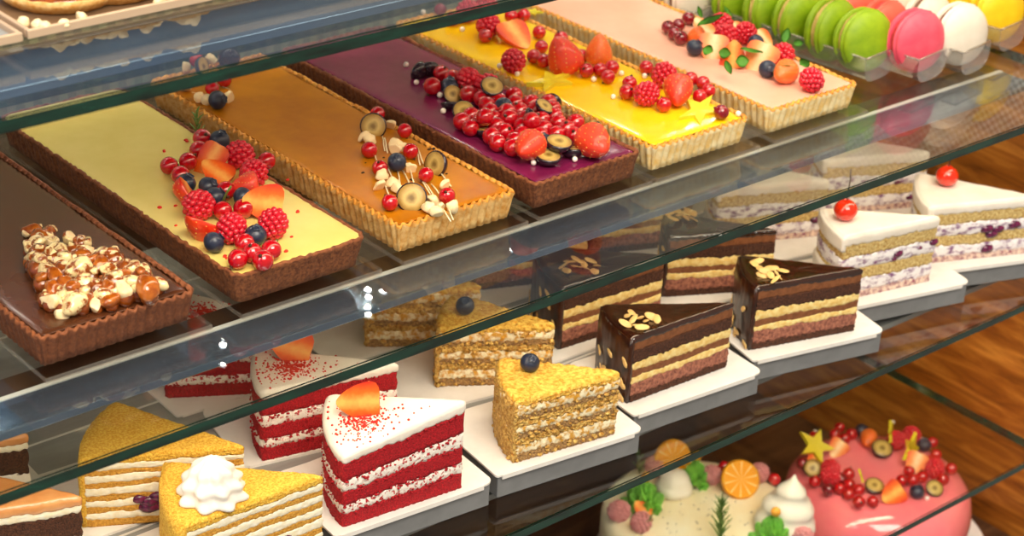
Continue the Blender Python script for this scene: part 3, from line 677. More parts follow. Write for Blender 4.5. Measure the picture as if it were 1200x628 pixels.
# ------------------------------------------------------------------ cake slices
def wedge_outline(R, th, blunt, N=230, sm=9):
    P = []
    A = Vector((0, 0)); F = Vector((-R, 0)); ang = PI - th
    d1 = Vector((-1, 0)); d2 = Vector((math.cos(ang), math.sin(ang)))
    a = d1*blunt; b = d2*blunt
    raw = []
    def seg(p, q):
        n = max(2, int((q - p).length/.0008))
        for i in range(n): raw.append(p.lerp(q, i/n))
    seg(a, F)
    n = int(R*th/.0008)
    for i in range(n):
        g = PI - th*i/n; raw.append(Vector((R*math.cos(g), R*math.sin(g))))
    seg(d2*R, b); seg(b, a) if (b-a).length > .001 else None
    L = [0]
    for i in range(1, len(raw) + 1): L.append(L[-1] + (raw[i % len(raw)] - raw[i-1]).length)
    tot = L[-1]; out = []; j = 0
    for k in range(N):
        s = tot*k/N
        while L[j+1] < s: j += 1
        f = (s - L[j])/(L[j+1] - L[j]); out.append(raw[j].lerp(raw[(j+1) % len(raw)], f))
    for _ in range(sm): out = [(out[i-1] + out[i]*2 + out[(i+1) % N])/4 for i in range(N)]
    return out
def wedge_layer(ol, z0, z1, off=0, amp=.0005, f=500, bulge=0, seed=0, lv=7, round_top=0, tamp=0, tf=200, capt=True):
    n = len(ol); c = sum(ol, Vector((0, 0)))/n
    nn = normals([(p.x, p.y) for p in ol])
    sg = 1 if (ol[0] - c).dot(Vector(nn[0])) > 0 else -1
    bm = bmesh.new(); rings = []
    for k in range(lv):
        t = k/(lv-1); ring = []
        for i, p in enumerate(ol):
            b0 = z0(p.x, p.y); b1 = z1(p.x, p.y); z = b0 + (b1 - b0)*t
            d = off + bulge*math.sin(PI*t) + amp*N3(p.x*f + seed*7.3, p.y*f, z*f*1.3)
            if t == 1 and round_top: d -= round_top
            ring.append(bm.verts.new((p.x + sg*nn[i][0]*d, p.y + sg*nn[i][1]*d, z)))
        rings.append(ring)
    def cap(ring, zf, up):
        prev = ring
        for s in (.97, .88, .72, .5, .25):
            cur = []
            for i, v in enumerate(ring):
                x = c.x + (v.co.x - c.x)*s; y = c.y + (v.co.y - c.y)*s
                cur.append(bm.verts.new((x, y, zf(x, y) + (round_top if up else 0) + (tamp*N3(x*tf, y*tf, seed) if up else 0))))
            for i in range(n): bm.faces.new([prev[i], prev[(i+1) % n], cur[(i+1) % n], cur[i]])
            prev = cur
        v = bm.verts.new((c.x, c.y, zf(c.x, c.y) + (round_top if up else 0)))
        for i in range(n): bm.faces.new([prev[i], prev[(i+1) % n], v])
    for a, b in zip(rings, rings[1:]):
        for i in range(n): bm.faces.new([a[i], a[(i+1) % n], b[(i+1) % n], b[i]])
    def flat(ring, zf):
        v = bm.verts.new((c.x, c.y, zf(c.x, c.y)))
        for i in range(n): bm.faces.new([ring[i], ring[(i+1) % n], v])
    flat(rings[0], z0)
    cap(rings[-1], z1, True) if capt else flat(rings[-1], z1)
    return bm
def skirt(bm, R, th, z0, z1, thick, amp, f, seed, e=.0):
    """a coat on the round outer side of a slice"""
    n = 26; g = []
    for k in range(7):
        z = z0 + (z1 - z0)*k/6; row = []
        for i in range(n + 1):
            a = PI + e - (th + 2*e)*i/n
            r = R + thick*(1 if 0 < k < 6 else .6) + amp*N3(math.cos(a)*R*f + seed, math.sin(a)*R*f, z*f)
            row.append((bm.verts.new((r*math.cos(a), r*math.sin(a), z)), bm.verts.new(((R - .002)*math.cos(a), (R - .002)*math.sin(a), z))))
        g.append(row)
    for k in range(6):
        for i in range(n):
            bm.faces.new([g[k][i][0], g[k][i+1][0], g[k+1][i+1][0], g[k+1][i][0]]); bm.faces.new([g[k][i+1][1], g[k][i][1], g[k+1][i][1], g[k+1][i+1][1]])
        for i in (0, n): bm.faces.new([g[k][i][0], g[k+1][i][0], g[k+1][i][1], g[k][i][1]])
    for i in range(n):
        bm.faces.new([g[6][i][0], g[6][i+1][0], g[6][i+1][1], g[6][i][1]]); bm.faces.new([g[0][i+1][0], g[0][i][0], g[0][i][1], g[0][i+1][1]])
# layer recipe: (fraction of height, part name, material, offset, side roughness, bulge)
REC = {
 'velvet': dict(h=.0484, wob=.0009, layers=[(.18, 'sponge_layer', 'rv_sponge', 0, .0009, 0), (.13, 'cream_layer', 'rv_cream', -.0003, .0009, .0006), (.18, 'sponge_layer', 'rv_sponge', 0, .0009, 0), (.15, 'cream_layer', 'rv_cream', -.0003, .0009, .0006), (.25, 'sponge_layer', 'rv_sponge', 0, .0009, 0), (.11, 'frosting', 'frost', .0003, .0003, .0004)]),
 'honey': dict(h=.046, layers=[(.10, 'sponge_layer', 'honey_sponge', 0, .0006, 0), (.10, 'cream_layer', 'honey_cream', 0, .0005, .0004), (.08, 'sponge_layer', 'honey_sponge', 0, .0006, 0), (.11, 'cream_layer', 'honey_cream', 0, .0005, .0004), (.07, 'sponge_layer', 'honey_sponge', 0, .0006, 0), (.11, 'cream_layer', 'honey_cream', 0, .0005, .0004), (.08, 'sponge_layer', 'honey_sponge', 0, .0006, 0), (.10, 'cream_layer', 'honey_cream', 0, .0005, .0004), (.07, 'sponge_layer', 'honey_sponge', 0, .0006, 0), (.09, 'cream_layer', 'honey_cream', 0, .0005, .0004), (.09, 'crumb_coating', 'honey_crumb', .0002, .0008, 0)], skirt=('crumb_coating', 'honey_crumb', .0016, .001)),
 'nut': dict(h=.043, blunt=.008, wob=.0014, layers=[(.13, 'sponge_layer', 'nut_sponge', 0, .0014, 0), (.16, 'cream_layer', 'nut_cream', 0, .0012, .0006), (.08, 'nut_layer', 'nut_crunch', .0004, .0016, 0), (.09, 'sponge_layer', 'nut_sponge', 0, .0014, 0), (.13, 'cream_layer', 'nut_cream', 0, .0012, .0006), (.10, 'nut_layer', 'nut_crunch', .0004, .0016, 0), (.08, 'sponge_layer', 'nut_sponge', 0, .0014, 0), (.15, 'cream_layer', 'nut_cream', .0002, .0008, .0006), (.08, 'crumb_coating', 'nut_top', .0003, .0012, 0)], skirt=('crumb_coating', 'nut_crunch', .0012, .0014), tamp=.001),
 'choc': dict(h=.048, layers=[(.10, 'sponge_layer', 'choc_sponge', 0, .0010, 0), (.19, 'mousse_layer', 'pink_mousse', 0, .0009, .0003), (.10, 'custard_layer', 'custard', 0, .0004, .0004), (.10, 'mousse_layer', 'mousse', 0, .0004, 0), (.13, 'custard_layer', 'custard', 0, .0004, .0004), (.18, 'sponge_layer', 'choc_sponge', .0002, .0009, 0), (.13, 'mousse_layer', 'mousse', 0, .0003, 0), (.07, 'glaze', 'glaze', .0003, .0001, .0003)], skirt=('glaze_side', 'glaze_side', .0012, .0010), wob=.0010),
 'cherry': dict(h=.047, wob=.0011, layers=[(.10, 'sponge_layer', 'berry_base', 0, .0010, 0), (.18, 'cream_layer', 'berry_cream', 0, .0009, .0006), (.18, 'sponge_layer', 'van_sponge', 0, .0010, 0), (.20, 'cream_layer', 'berry_cream', 0, .0009, .0008), (.19, 'sponge_layer', 'van_sponge', 0, .0010, 0), (.15, 'frosting', 'frost', .0004, .0003, .0006)], skirt2=('frosting', 'frost', .0016, .0008, (0, .40), (.76, 1))),
 'cocoa': dict(h=.046, wob=.0012, layers=[(.25, 'sponge_layer', 'choc_sponge', 0, .0012, 0), (.20, 'cream_layer', 'frost', 0, .0009, .0006), (.33, 'sponge_layer', 'choc_sponge', 0, .0012, 0), (.10, 'cream_layer', 'honey_cream', 0, .0006, .0004), (.12, 'glaze', 'peach', .0004, .0003, .0005)], skirt=('glaze', 'peach', .0012, .0004)),
}
MC = {}
def slice_parts(kind, R, th, seed, tilt=0, h=None):
    rec = REC[kind]; h = h or rec['h']; ol = wedge_outline(R, th, rec.get('blunt', .0012)); parts = []
    zs = [0]
    for L in rec['layers']: zs.append(zs[-1] + L[0])
    tot = zs[-1]; zs = [z/tot*h for z in zs]
    def zf(k):
        wob = 0 if k in (0,) else .0011
        if k == len(rec['layers']): wob = .0004
        w2 = rec.get('wob', .0006) if 0 < k < len(rec['layers']) else 0
        return lambda x, y: zs[k] + wob*N3(x*70 + seed, y*70, k*3.1) + (w2*N3(x*330 + seed, y*330, k*5.7) if w2 else 0) + tilt*(x + R)*zs[k]/h
    for k, (fr, nm, m, off, amp, bul) in enumerate(rec['layers']):
        last = k == len(rec['layers']) - 1
        bm = wedge_layer(ol, zf(k), zf(k+1), off, amp, 520, bul, seed + k, 7, .0008 if last else 0, rec.get('tamp', .0003) if last else 0, capt=last)
        if last and 'skirt' in rec:
            n2, m2, tk, am = rec['skirt']
            if m2 == m: skirt(bm, R, th, .0004, zs[-1] - .0005, tk, am, 420, seed)
            else:
                b2 = bmesh.new(); skirt(b2, R, th, .0004, zs[-1] - .001, tk, am, 420, seed); parts.append((n2, mesh(n2, b2, m2)))
        if last and 'skirt2' in rec:
            n2, m2, tk, am, *bands = rec['skirt2']
            for b0, b1 in bands: skirt(bm, R, th, .0004 + b0*h, b1*(zs[-1] - .0006), tk, am, 300, seed)
        parts.append((nm, mesh(nm, bm, m)))
    return parts, zs[-1]
def slice_(kind, tip, phi, phib, R, label, seed=1, tilt=0, group=None, extra=None, h=None):
    th = R_(phi - phib)
    t = thing('cake_slice', label, 'cake slice', (tip[0], tip[1], ZB), (0, 0, R_(phi)), group)
    parts, top = slice_parts(kind, R, th, seed, tilt, h)
    for nm, me in parts: obj(nm, me, t)
    if extra: extra(t, R, th, top, seed, tilt)
    t['top'] = top; t['tilt'] = tilt; t['R'] = R
    return t
def crumbs(t, R, th, top, seed, tilt):
    rnd = random.Random(seed); bm = bmesh.new()
    for i in range(420):
        k = rnd.random() < .7
        a = PI - th*min(.97, max(.03, rnd.gauss(.5, .13 if k else .25))); r = R*min(.97, max(.25, rnd.gauss(.76, .07 if k else .16))); s = rnd.uniform(.0003, .0009)
        x, y = r*math.cos(a), r*math.sin(a); ball(bm, (x, y, top + tilt*(x + R) + .0009), s, 6, 4, 0)
    o = obj('red_crumbs', mesh('red_crumbs', bm, 'crumb_red'), t); o['kind'] = 'stuff'
def bits(m, n, bands, sz, name='crumb_bits'):
    def f(t, R, th, top, seed, tilt):
        rnd = random.Random(seed*3); bm = bmesh.new(); k = rnd.random()*9
        for i in range(n):
            lo, hi = bands[i % len(bands)]; z = top*rnd.uniform(lo, hi); u = rnd.random()
            if u < .72: s_ = rnd.uniform(.10, .99); x, y = -R*s_, rnd.uniform(-.0008, .0006); z *= 1 + tilt*(R - R*s_)/top
            else: a = PI - th*rnd.random(); x, y = (R + .0006)*math.cos(a), (R + .0006)*math.sin(a)
            ball(bm, (x, y, max(.0012, z)), sz*rnd.uniform(.5, 1.3), 7, 5, 0, (rnd.uniform(.8, 1.5), 1, rnd.uniform(.6, 1)))
        bm.normal_update(); jit(bm, bm.verts[:], sz*.35, 900, k)
        o = obj(name, mesh(name, bm, m), t); o['kind'] = 'stuff'
    return f
def jam(spots, m='berry_jam', face_='front', sz=.003):
    def f(t, R, th, top, seed, tilt):
        rnd = random.Random(seed)
        for (s, fz) in spots:
            bm = bmesh.new(); vs = ball(bm, (0, 0, 0), sz*rnd.uniform(.8, 1.3), 12, 8, 0, (1.35, .75, .8)); bm.normal_update(); jit(bm, vs, .0008, 400, s*9)
            obj('berry_filling', mesh('berry_filling', bm, m), t, (-R*s, .0006, top*fz))
    return f
def both(*fs): return lambda *a: [f(*a) for f in fs]
def sidealmond(t, R, th, top, seed, tilt):
    rnd = random.Random(seed)
    for i in range(16):
        a = PI - th*rnd.uniform(.03, .95); z = .003 + top*.75*rnd.random()**2
        o = obj('almond_flake', FM['flake'], t, ((R + .0022)*math.cos(a), (R + .0022)*math.sin(a), z), (PI/2, rnd.uniform(0, 3), a + PI/2), .004)
bm = bmesh.new(); vs = ball(bm, (0, 0, 0), 1, 12, 6, 0, (1, .52, .12)); bm.normal_update(); jit(bm, vs, .15, 1.3); FM['flake'] = mesh('almond_flake', bm, 'almond')
G = 'cake slices standing on white boards'
SL = {}
NB = bits('nut_crunch', 210, [(.0, .12), (.28, .46), (.28, .46), (.57, .77), (.57, .77), (.84, .97)], .0013)
RV = both(crumbs, bits('rv_sponge', 260, [(.17, .22), (.27, .33), (.46, .52), (.58, .65), (.86, .90)], .0008))
def S(key, *a, **k): SL[key] = slice_(*a, group=G, **k)
S('rv1', 'velvet', (.1385, -.0475), -5.7, -50, .085, 'front red velvet slice on the board beside the nut cake', 1, tilt=.14, extra=RV)
S('rv2', 'velvet', (.1459, .026), -13, -47, .092, 'red velvet slice behind the front red velvet slice, crossed by the shelf edge', 2, extra=RV)
S('rv3', 'velvet', (.128, .098), -30, -64, .092, 'rearmost red velvet slice, seen through the glass below the tarts', 3, extra=RV)
S('nut1', 'nut', (.2615, -.058), -9, -48, .083, 'front golden nut cake slice with crumbly layers and one blueberry', 4, extra=NB)
S('nut2', 'nut', (.268, .010), -33, -69, .083, 'middle golden nut cake slice behind the front one, blueberry on top', 5, extra=NB)
S('nut3', 'nut', (.262, .078), -33, -69, .083, 'rearmost golden nut cake slice, partly hidden by the middle one', 6, extra=NB)
S('ch1', 'choc', (.377, -.0385), -2.7, -33.2, .0915, 'front glazed chocolate slice beside the nut cake, almonds on top', 7, extra=sidealmond)
S('chB2', 'choc', (.3885, .0385), -4, -44, .092, 'glazed chocolate slice behind the front one, left of the cherry cakes', 8, extra=sidealmond)
S('ch3', 'choc', (.385, .112), -22, -58, .088, 'chocolate slice in the back row, behind the nut cakes', 9)
S('ch2', 'choc', (.488, -.056), -16, -49, .088, 'front glazed chocolate slice nearest the cherry cakes, almonds on top', 10, extra=sidealmond)
S('chC2', 'choc', (.484, .021), -27, -56, .084, 'glazed chocolate slice under the shelf edge in front of pale berry slices', 11, extra=sidealmond)
S('chC3', 'choc', (.488, .108), -22, -56, .084, 'chocolate slice in the back row, beside the pale berry slices', 12)
S('hon1', 'honey', (.0375, -.046), -2.3, -45, .0915, 'front golden honey layer slice topped with a whipped cream swirl', 13, extra=jam([(.62, .52), (.68, .46), (.3, .3), (.58, .18)]))
S('hon2', 'honey', (.0184, .0042), -27.8, -68.4, .094, 'large golden honey layer slice behind the one with whipped cream', 14, extra=jam([(.66, .36), (.60, .32), (.54, .38), (.60, .24), (.52, .28)], sz=.0040))
S('cher1', 'cherry', (.594, -.0375), -12, -44, .088, 'white frosted berry cream slice with a cherry, nearest the chocolate slices', 15, h=.052, extra=jam([(.42, .56), (.2, .58), (.05, .62), (.45, .5)], 'berry_jam'))
S('cher2', 'cherry', (.695, -.052), -23, -62, .093, 'white frosted berry cream slice with a cherry, closest to the wooden wall', 16, extra=jam([(.35, .5), (.45, .52), (.4, .42), (.42, .16), (.2, .55)], 'berry_jam', sz=.0045))
S('cher3', 'cherry', (.585, .060), -24, -60, .092, 'white frosted berry slice without cherry, behind the chocolate slices', 17, extra=jam([(.35, .52), (.2, .5), (.1, .3)], 'berry_jam'))
S('cher4', 'cherry', (.693, .050), -24, -60, .092, 'white frosted berry slice without cherry, behind the two cherry slices', 18, extra=jam([(.3, .5), (.15, .2)], 'berry_jam'))
_t = at(100, 581, ZB + .0465); S('ds1', 'cocoa', (_t.x, _t.y), -20, -58, .094, 'dark cocoa slice with peach glaze, at the bottom edge beside honey cake', 19)
_t = at(37, 508, ZB + .0465); S('ds2', 'cocoa', (_t.x, _t.y), -20, -58, .094, 'rear dark cocoa slice with white cream, under the chocolate tart', 20)
def toppt(key, s, fa):
    """a point on top of a slice: s = fraction of the radius from the tip, fa = fraction of the angle from the front face"""
    t = SL[key]; bb = None
    return t
def on_top(key, u, v, lift=0):
    t = SL[key]; p = at(u, v, ZB + t['top'] + .0012 + lift)
    if t.get('tilt'):
        q = t.matrix_basis.inverted() @ p if False else Euler(t.rotation_euler).to_matrix().inverted() @ (p - t.location); p = at(u, v, ZB + t['top'] + .0012 + lift + t['tilt']*(q.x + t['R']))
    return p
# white boards
def boardmesh(w, d):
    pts = []; bm = bmesh.new()
    for cx, cy, r, a0 in ((w/2 - .006, .006, .006, -90), (w/2 - .022, d - .022, .022, 0), (-w/2 + .010, d - .010, .010, 90), (-w/2 + .002, .002, .002, 180)):
        for k in range(9): an = R_(a0 + 90*k/8); pts.append((cx + r*math.cos(an), cy + r*math.sin(an)))
    a = [bm.verts.new((x, y, 0)) for x, y in pts]; b = [bm.verts.new((x, y, .0013)) for x, y in pts]; n = len(pts)
    for i in range(n): bm.faces.new([a[i], a[(i+1) % n], b[(i+1) % n], b[i]])
    bm.faces.new(b); bm.faces.new(a[::-1])
    # folded front flap
    box(bm, -w/2 + .004, w/2 - .008, -.0006, .0008, -.0018, .0012)
    return mesh('cake_board', bm, 'board', False)
BM_ = boardmesh(.112, .076)
def board(cx, yf, rot, label):
    o = obj('cake_board', BM_, None, (cx, yf, ZB - .0014), (0, 0, R_(rot))); return tag(o, label, 'cake board', 'white boards under the cake slices')
BD = [(.101, -.0485, -5, 'front red velvet slice'), (.0985, .0365, -12, 'middle red velvet slice'), (.0985, .118, -3, 'rearmost red velvet slice'),
      (.217, -.0570, -7, 'front nut cake slice'), (.216, .027, -10, 'middle nut cake slice'), (.216, .112, -4, 'rearmost nut cake slice'),
      (.3345, -.0525, -5, 'front chocolate slice beside the nut cake'), (.3335, .033, -3, 'second-row chocolate slice beside the nut cakes'), (.3335, .118, -3, 'back-row chocolate slice behind the nut cakes'),
      (.4495, -.0560, -13, 'front chocolate slice nearest the cherry cakes'), (.4495, .030, -12, 'second-row chocolate slice before pale berry slices'), (.450, .114, -4, 'back-row chocolate slice beside pale berry slices'),
      (.5620, -.0430, -14, 'cherry slice nearest the chocolate cakes'), (.5640, .043, -14, 'pale berry slice behind the chocolate cakes'), (.672, -.0530, -20, 'cherry slice closest to the wooden wall'), (.6775, .034, -16, 'pale berry slice behind the cherry slices'),
      (-.017, -.052, 0, 'honey slice with whipped cream'), (-.0185, .034, -3, 'large rear honey slice'), (SL['ds1'].location.x - .043, SL['ds1'].location.y - .010, -3, 'peach-glazed cocoa slice'), (SL['ds2'].location.x - .043, SL['ds2'].location.y - .008, -3, 'rear dark cocoa slice')]
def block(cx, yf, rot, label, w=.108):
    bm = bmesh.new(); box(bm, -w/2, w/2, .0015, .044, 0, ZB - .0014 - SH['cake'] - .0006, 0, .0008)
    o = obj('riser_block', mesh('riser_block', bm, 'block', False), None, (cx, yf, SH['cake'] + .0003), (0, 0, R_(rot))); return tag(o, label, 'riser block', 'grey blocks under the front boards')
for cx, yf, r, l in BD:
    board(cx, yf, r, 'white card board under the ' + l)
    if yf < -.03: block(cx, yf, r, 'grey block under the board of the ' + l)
# toppings on slices
def top_item(mk, nm, key, u, v, r, label, cat, rot=(0, 0, 0), sc=None, sink=.8):
    p = on_top(key, u, v); p.z += r*sink
    p = at(u, v, p.z)
    return tag(obj(nm, FM[mk], None, p, tuple(R_(a) for a in rot) if not hasattr(rot, 'to_euler') else rot.to_euler(), sc or r), label, cat)
top_item('straw_half', 'strawberry_half', 'rv1', 424, 471, .0085, 'strawberry half on the front red velvet slice', 'strawberry', face(-125, 22, 95), 1.45, .8)
top_item('straw_half', 'strawberry_half', 'rv2', 345, 409, .0085, 'strawberry half on the middle red velvet slice', 'strawberry', face(-125, 25, 115), 1.45, .8)
top_item('blueberry', 'blueberry', 'nut1', 621, 425, .0062, 'single blueberry on the front nut cake slice', 'blueberry', (35, 0, -20))
top_item('blueberry', 'blueberry', 'nut2', 545, 358, .0062, 'single blueberry on the middle nut cake slice', 'blueberry', (30, 0, -40))
bm = bmesh.new(); ball(bm, (0, 0, 0), 1, 20, 14, 0, (1, 1, .88))
lathe(bm, [(0, .7), (.3, .9)], 12, 0)
FM['cherry'] = mesh('cherry', bm, 'cherry'); bm = bmesh.new(); tube(bm, [(0, 0, .7), (.05, .05, 1.5), (.12, .05, 2.6), (.05, .1, 3.6)], .07, 6); FM['stem'] = mesh('stem', bm, 'calyx')
for key, u, v, l, st in (('cher1', 991, 246, 'red cherry with long stem on the slice nearest the chocolate cakes', 1), ('cher2', 1110, 206, 'red cherry on the slice closest to the wooden wall', .55)):
    t = top_item('cherry', 'cherry', key, u, v, .0088, l, 'cherry', sink=.85); obj('stem', FM['stem'], t, None, None, (1, 1, st))
# almond flakes
for key, uv, w in (('ch1', [(735, 370), (742, 374), (750, 372), (757, 376), (764, 371), (770, 374), (746, 381), (733, 379), (752, 383), (740, 366)], 'front chocolate slice beside the nut cake'),
                   ('ch2', [(884, 309), (890, 314), (897, 317), (905, 314), (912, 322), (903, 322), (893, 322), (918, 317), (909, 327), (888, 306)], 'front chocolate slice nearest the cherry cakes'),
                   ('chB2', [(660, 311), (668, 306), (676, 304), (684, 309), (692, 305), (700, 311), (675, 312), (664, 317), (697, 318), (687, 314)], 'second-row chocolate slice behind the front one'),
                   ('chC2', [(785, 250), (792, 246), (799, 242), (806, 247), (813, 250), (796, 252), (804, 255), (811, 256), (789, 256)], 'chocolate slice before the pale berry slices')):
    rnd = random.Random(len(key) + uv[0][0])
    for i, (u, v) in enumerate(uv):
        p = on_top(key, u, v, .0008 + .0012*(i % 3))
        o = obj('almond_flake', FM['flake'], None, p, (rnd.uniform(-.7, .7), rnd.uniform(-.5, .5), rnd.uniform(0, 6)), rnd.uniform(.0042, .0054))
        tag(o, 'toasted almond flake on the ' + w, 'almond flake', 'almond flakes on the ' + w)
# whipped cream swirl
def swirl(prof, lobes, depth, tw, n=84):
    bm = bmesh.new(); rings = []; m = len(prof)
    for i, (r, z) in enumerate(prof):
        rings.append([bm.verts.new((r*(1 + depth*math.cos(lobes*(2*PI*k/n) + tw*z))*math.cos(2*PI*k/n), r*(1 + depth*math.cos(lobes*(2*PI*k/n) + tw*z))*math.sin(2*PI*k/n), z)) for k in range(n)])
    for a, b in zip(rings, rings[1:]):
        for k in range(n): bm.faces.new([a[k], a[(k+1) % n], b[(k+1) % n], b[k]])
    bm.faces.new(rings[0][::-1]); bm.faces.new(rings[-1]); return bm
pr = []
for i in range(22):
    t_ = i/21; pr.append((.0168*math.cos(t_*PI/2)**.62*(1 + .07*math.sin(t_*19)) + .0004, .026*t_))
pr[0] = (.0140, 0)
p = on_top('hon1', 249, 580); FM['swirl'] = mesh('whipped_cream_swirl', swirl(pr, 8, .12, 150), 'whip')
tag(obj('whipped_cream_swirl', FM['swirl'], None, (p.x, p.y, p.z - .001), (0, 0, 0)), 'white whipped cream swirl on the front honey slice', 'whipped cream')

# ------------------------------------------------------------------ macarons in clear lanes
MR = .0234
def shellmesh(m):
    bm = bmesh.new()
    prof = [(0, .0103), (.008, .0101), (.014, .0090), (.0185, .0070), (.0210, .0050), (.0218, .0036), (.0216, .0030), (.0207, .0027), (.0221, .0021), (.0227, .0014), (.0226, .0006), (.0217, 0), (0, 0)]
    lathe(bm, prof, 80, 0, wob=lambda a, z: .03*N3(math.cos(a)*14, math.sin(a)*14, z*1500) if z < .0022 else 0)
    bmesh.ops.scale(bm, vec=(1.03, 1.03, 1.03), verts=bm.verts[:])
    return mesh('shell', bm, m)
def fillmesh(m):
    bm = bmesh.new(); lathe(bm, [(0, -.0026), (.0200, -.0026), (.0211, -.0015), (.0213, .0015), (.0200, .0026), (0, .0026)], 40, 0, wob=lambda a, z: .03*N3(math.cos(a)*6, math.sin(a)*6, z*400)); return mesh('filling', bm, m)
LANES = [('green', 'mac_green', 'fill_g', (1011, 47), 5), ('pink', 'mac_pink', 'fill_r', (1072, 48), 6), ('white', 'mac_white', 'fill_w', (1123, 40), 6), ('yellow', 'mac_yellow', 'fill_y', (1167, 14), 5)]
ZM = .0022
lane_x = []
def lane(x, yf, length, label, w=.039, hf=.016):
    t = thing('macaron_tray', label, 'tray', (x, yf, .0006), (0, 0, R_(7)), group='clear macaron trays')
    bm = bmesh.new()
    # U-shaped trough in cross-section with a low front wall
    n = 12; rows = []
    for k in range(n + 1):
        a = PI*(1 + k/n); px = w/2*math.copysign(abs(math.cos(a))**.55, math.cos(a)); pz = .020 + .020*math.copysign(abs(math.sin(a))**.55, math.sin(a)); rows.append((px, pz))
    fr = [bm.verts.new((x_, 0, z_)) for x_, z_ in rows]; bk = [bm.verts.new((x_, length, z_)) for x_, z_ in rows]
    for k in range(n): bm.faces.new([fr[k], fr[k+1], bk[k+1], bk[k]])
    bmesh.ops.solidify(bm, geom=bm.faces[:], thickness=.0008)
    obj('trough', mesh('trough', bm, 'plastic'), t)
    bm = bmesh.new(); va = [bm.verts.new((x_, -.0006, z_)) for x_, z_ in rows]; vb = [bm.verts.new((x_, .0006, z_)) for x_, z_ in rows]
    for k in range(n): bm.faces.new([va[k], va[k+1], vb[k+1], vb[k]])
    bm.faces.new(va); bm.faces.new(vb[::-1]); bm.faces.new([va[0], vb[0], vb[-1], va[-1]])
    obj('front_wall', mesh('front_wall', bm, 'plastic', False), t)
    bm = bmesh.new(); tube(bm, [(rows[0][0], 0, .020), (rows[-1][0], 0, .020)], .0008, 6); tube(bm, [(rows[0][0], 0, .020), (rows[0][0], length, .020)], .0008, 6); tube(bm, [(rows[-1][0], 0, .020), (rows[-1][0], length, .020)], .0008, 6)
    obj('rim', mesh('rim', bm, 'acrylic_edge'), t)
def macaron(sm, fl, loc, lean, label, grp, spin):
    t = thing('macaron', label, 'macaron', loc, (R_(90) + R_(lean), 0, R_(spin)), grp)
    obj('shell', sm, t, (0, 0, .0026)); obj('shell', sm, t, (0, 0, -.0026), (PI, 0, 1)); obj('filling', fl, t)
PX = []
for i, (nm, ms, mf, (u, v), cnt) in enumerate(LANES):
    p = at(u, v, ZM + MR); sm = shellmesh(ms); fl = fillmesh(mf); PX.append(p)
    sm2 = shellmesh('mac_red') if nm == 'pink' else sm
    dx, dy = -math.sin(R_(7)), math.cos(R_(7))
    lane(p.x - dx*.017, p.y - dy*.017, cnt*.0285 + .009, f'clear plastic tray holding the row of {nm} macarons')
    for k in range(cnt):
        lab = f'{nm} macaron at the front of its row' if k == 0 else f'{nm if not (nm == "pink" and k > 0) else "coral"} macaron, {ORD[k]} from the front of the {nm} row'
        macaron(sm if k == 0 else sm2, fl, (p.x + dx*.0282*k, p.y + dy*.0282*k, ZM + MR + .0005), (-9 if k == 0 else -6 + (k % 3)*2), lab, f'{nm} macarons', (-12 if k == 0 else [0, 2, -4, 2, -2, 3][k]))
0 and print('DS', [tuple(round(q, 3) for q in SL[k].location) for k in ('ds1', 'ds2', 'hon1', 'hon2')]); 0 and print('LANES', [(round(q.x, 3), round(q.y, 3)) for q in PX])
smw = shellmesh('mac_white'); flw = fillmesh('fill_w')
pw = Vector((.5495, PX[0].y + .126, ZM))
lane(pw.x, pw.y - .004, .075, 'clear plastic tray of white macarons behind the pink tart')
for k in range(2): macaron(smw, flw, (pw.x - .0034*k - .0015, pw.y + .014 + k*.0282, ZM + MR + .0005), -3, f'white macaron behind the pink tart, {ORD[k]} from the front', 'white macarons behind the tart', 3*k)

# ------------------------------------------------------------------ upper shelf: tray of nut tartlets
ZU = SH['upper']
c = at(35, 38, ZU + .003)
t = thing('baking_tray', 'bronze tray of nut tartlets on the uppermost shelf', 'tray', (c.x, c.y, ZU + .0004))
bm = bmesh.new(); box(bm, 0, .45, 0, .26, 0, .0016); obj('tray_plate', mesh('tray_plate', bm, 'tray_tan', False), t)
bm = bmesh.new(); box(bm, -.002, .452, -.002, .0005, 0, .0045, 0, .0006); box(bm, -.002, .0005, .001, .262, 0, .0045, 0, .0006); obj('tray_rim', mesh('tray_rim', bm, 'tray_rim', False), t)
c2 = at(-40, 55, ZU + .003)
t = thing('baking_tray', 'empty grey tray beside the tray of nut tartlets on the uppermost shelf', 'tray', (c.x - .305, c.y - .001, ZU + .0004))
bm = bmesh.new(); box(bm, 0, .298, 0, .25, 0, .0016); obj('tray_plate', mesh('tray_plate', bm, 'steel', False), t)
bm = bmesh.new(); box(bm, -.002, .30, -.002, .0005, 0, .0045, 0, .0006); box(bm, .2975, .30, .001, .252, 0, .0045, 0, .0006); obj('tray_rim', mesh('tray_rim', bm, 'tray_rim', False), t)
bm = bmesh.new(); lathe(bm, [(0, 0), (.026, 0), (.030, .004), (.031, .007), (.029, .0072), (.027, .005), (0, .005)], 60, 0, wob=lambda a, z: .03*math.cos(20*a) if z > .005 else .01*math.cos(20*a)); ms = mesh('crust', bm, 'crust_gold')
def nutpile(seed):
    rnd = random.Random(seed); out = []
    for i in range(26):
        r = .024*math.sqrt(rnd.random()); a = rnd.uniform(0, 6.3); out.append((r*math.cos(a), r*math.sin(a), .008 + .004*(1 - (r/.024)**2) + rnd.uniform(0, .002), rnd.uniform(.0032, .0052)))
    return out
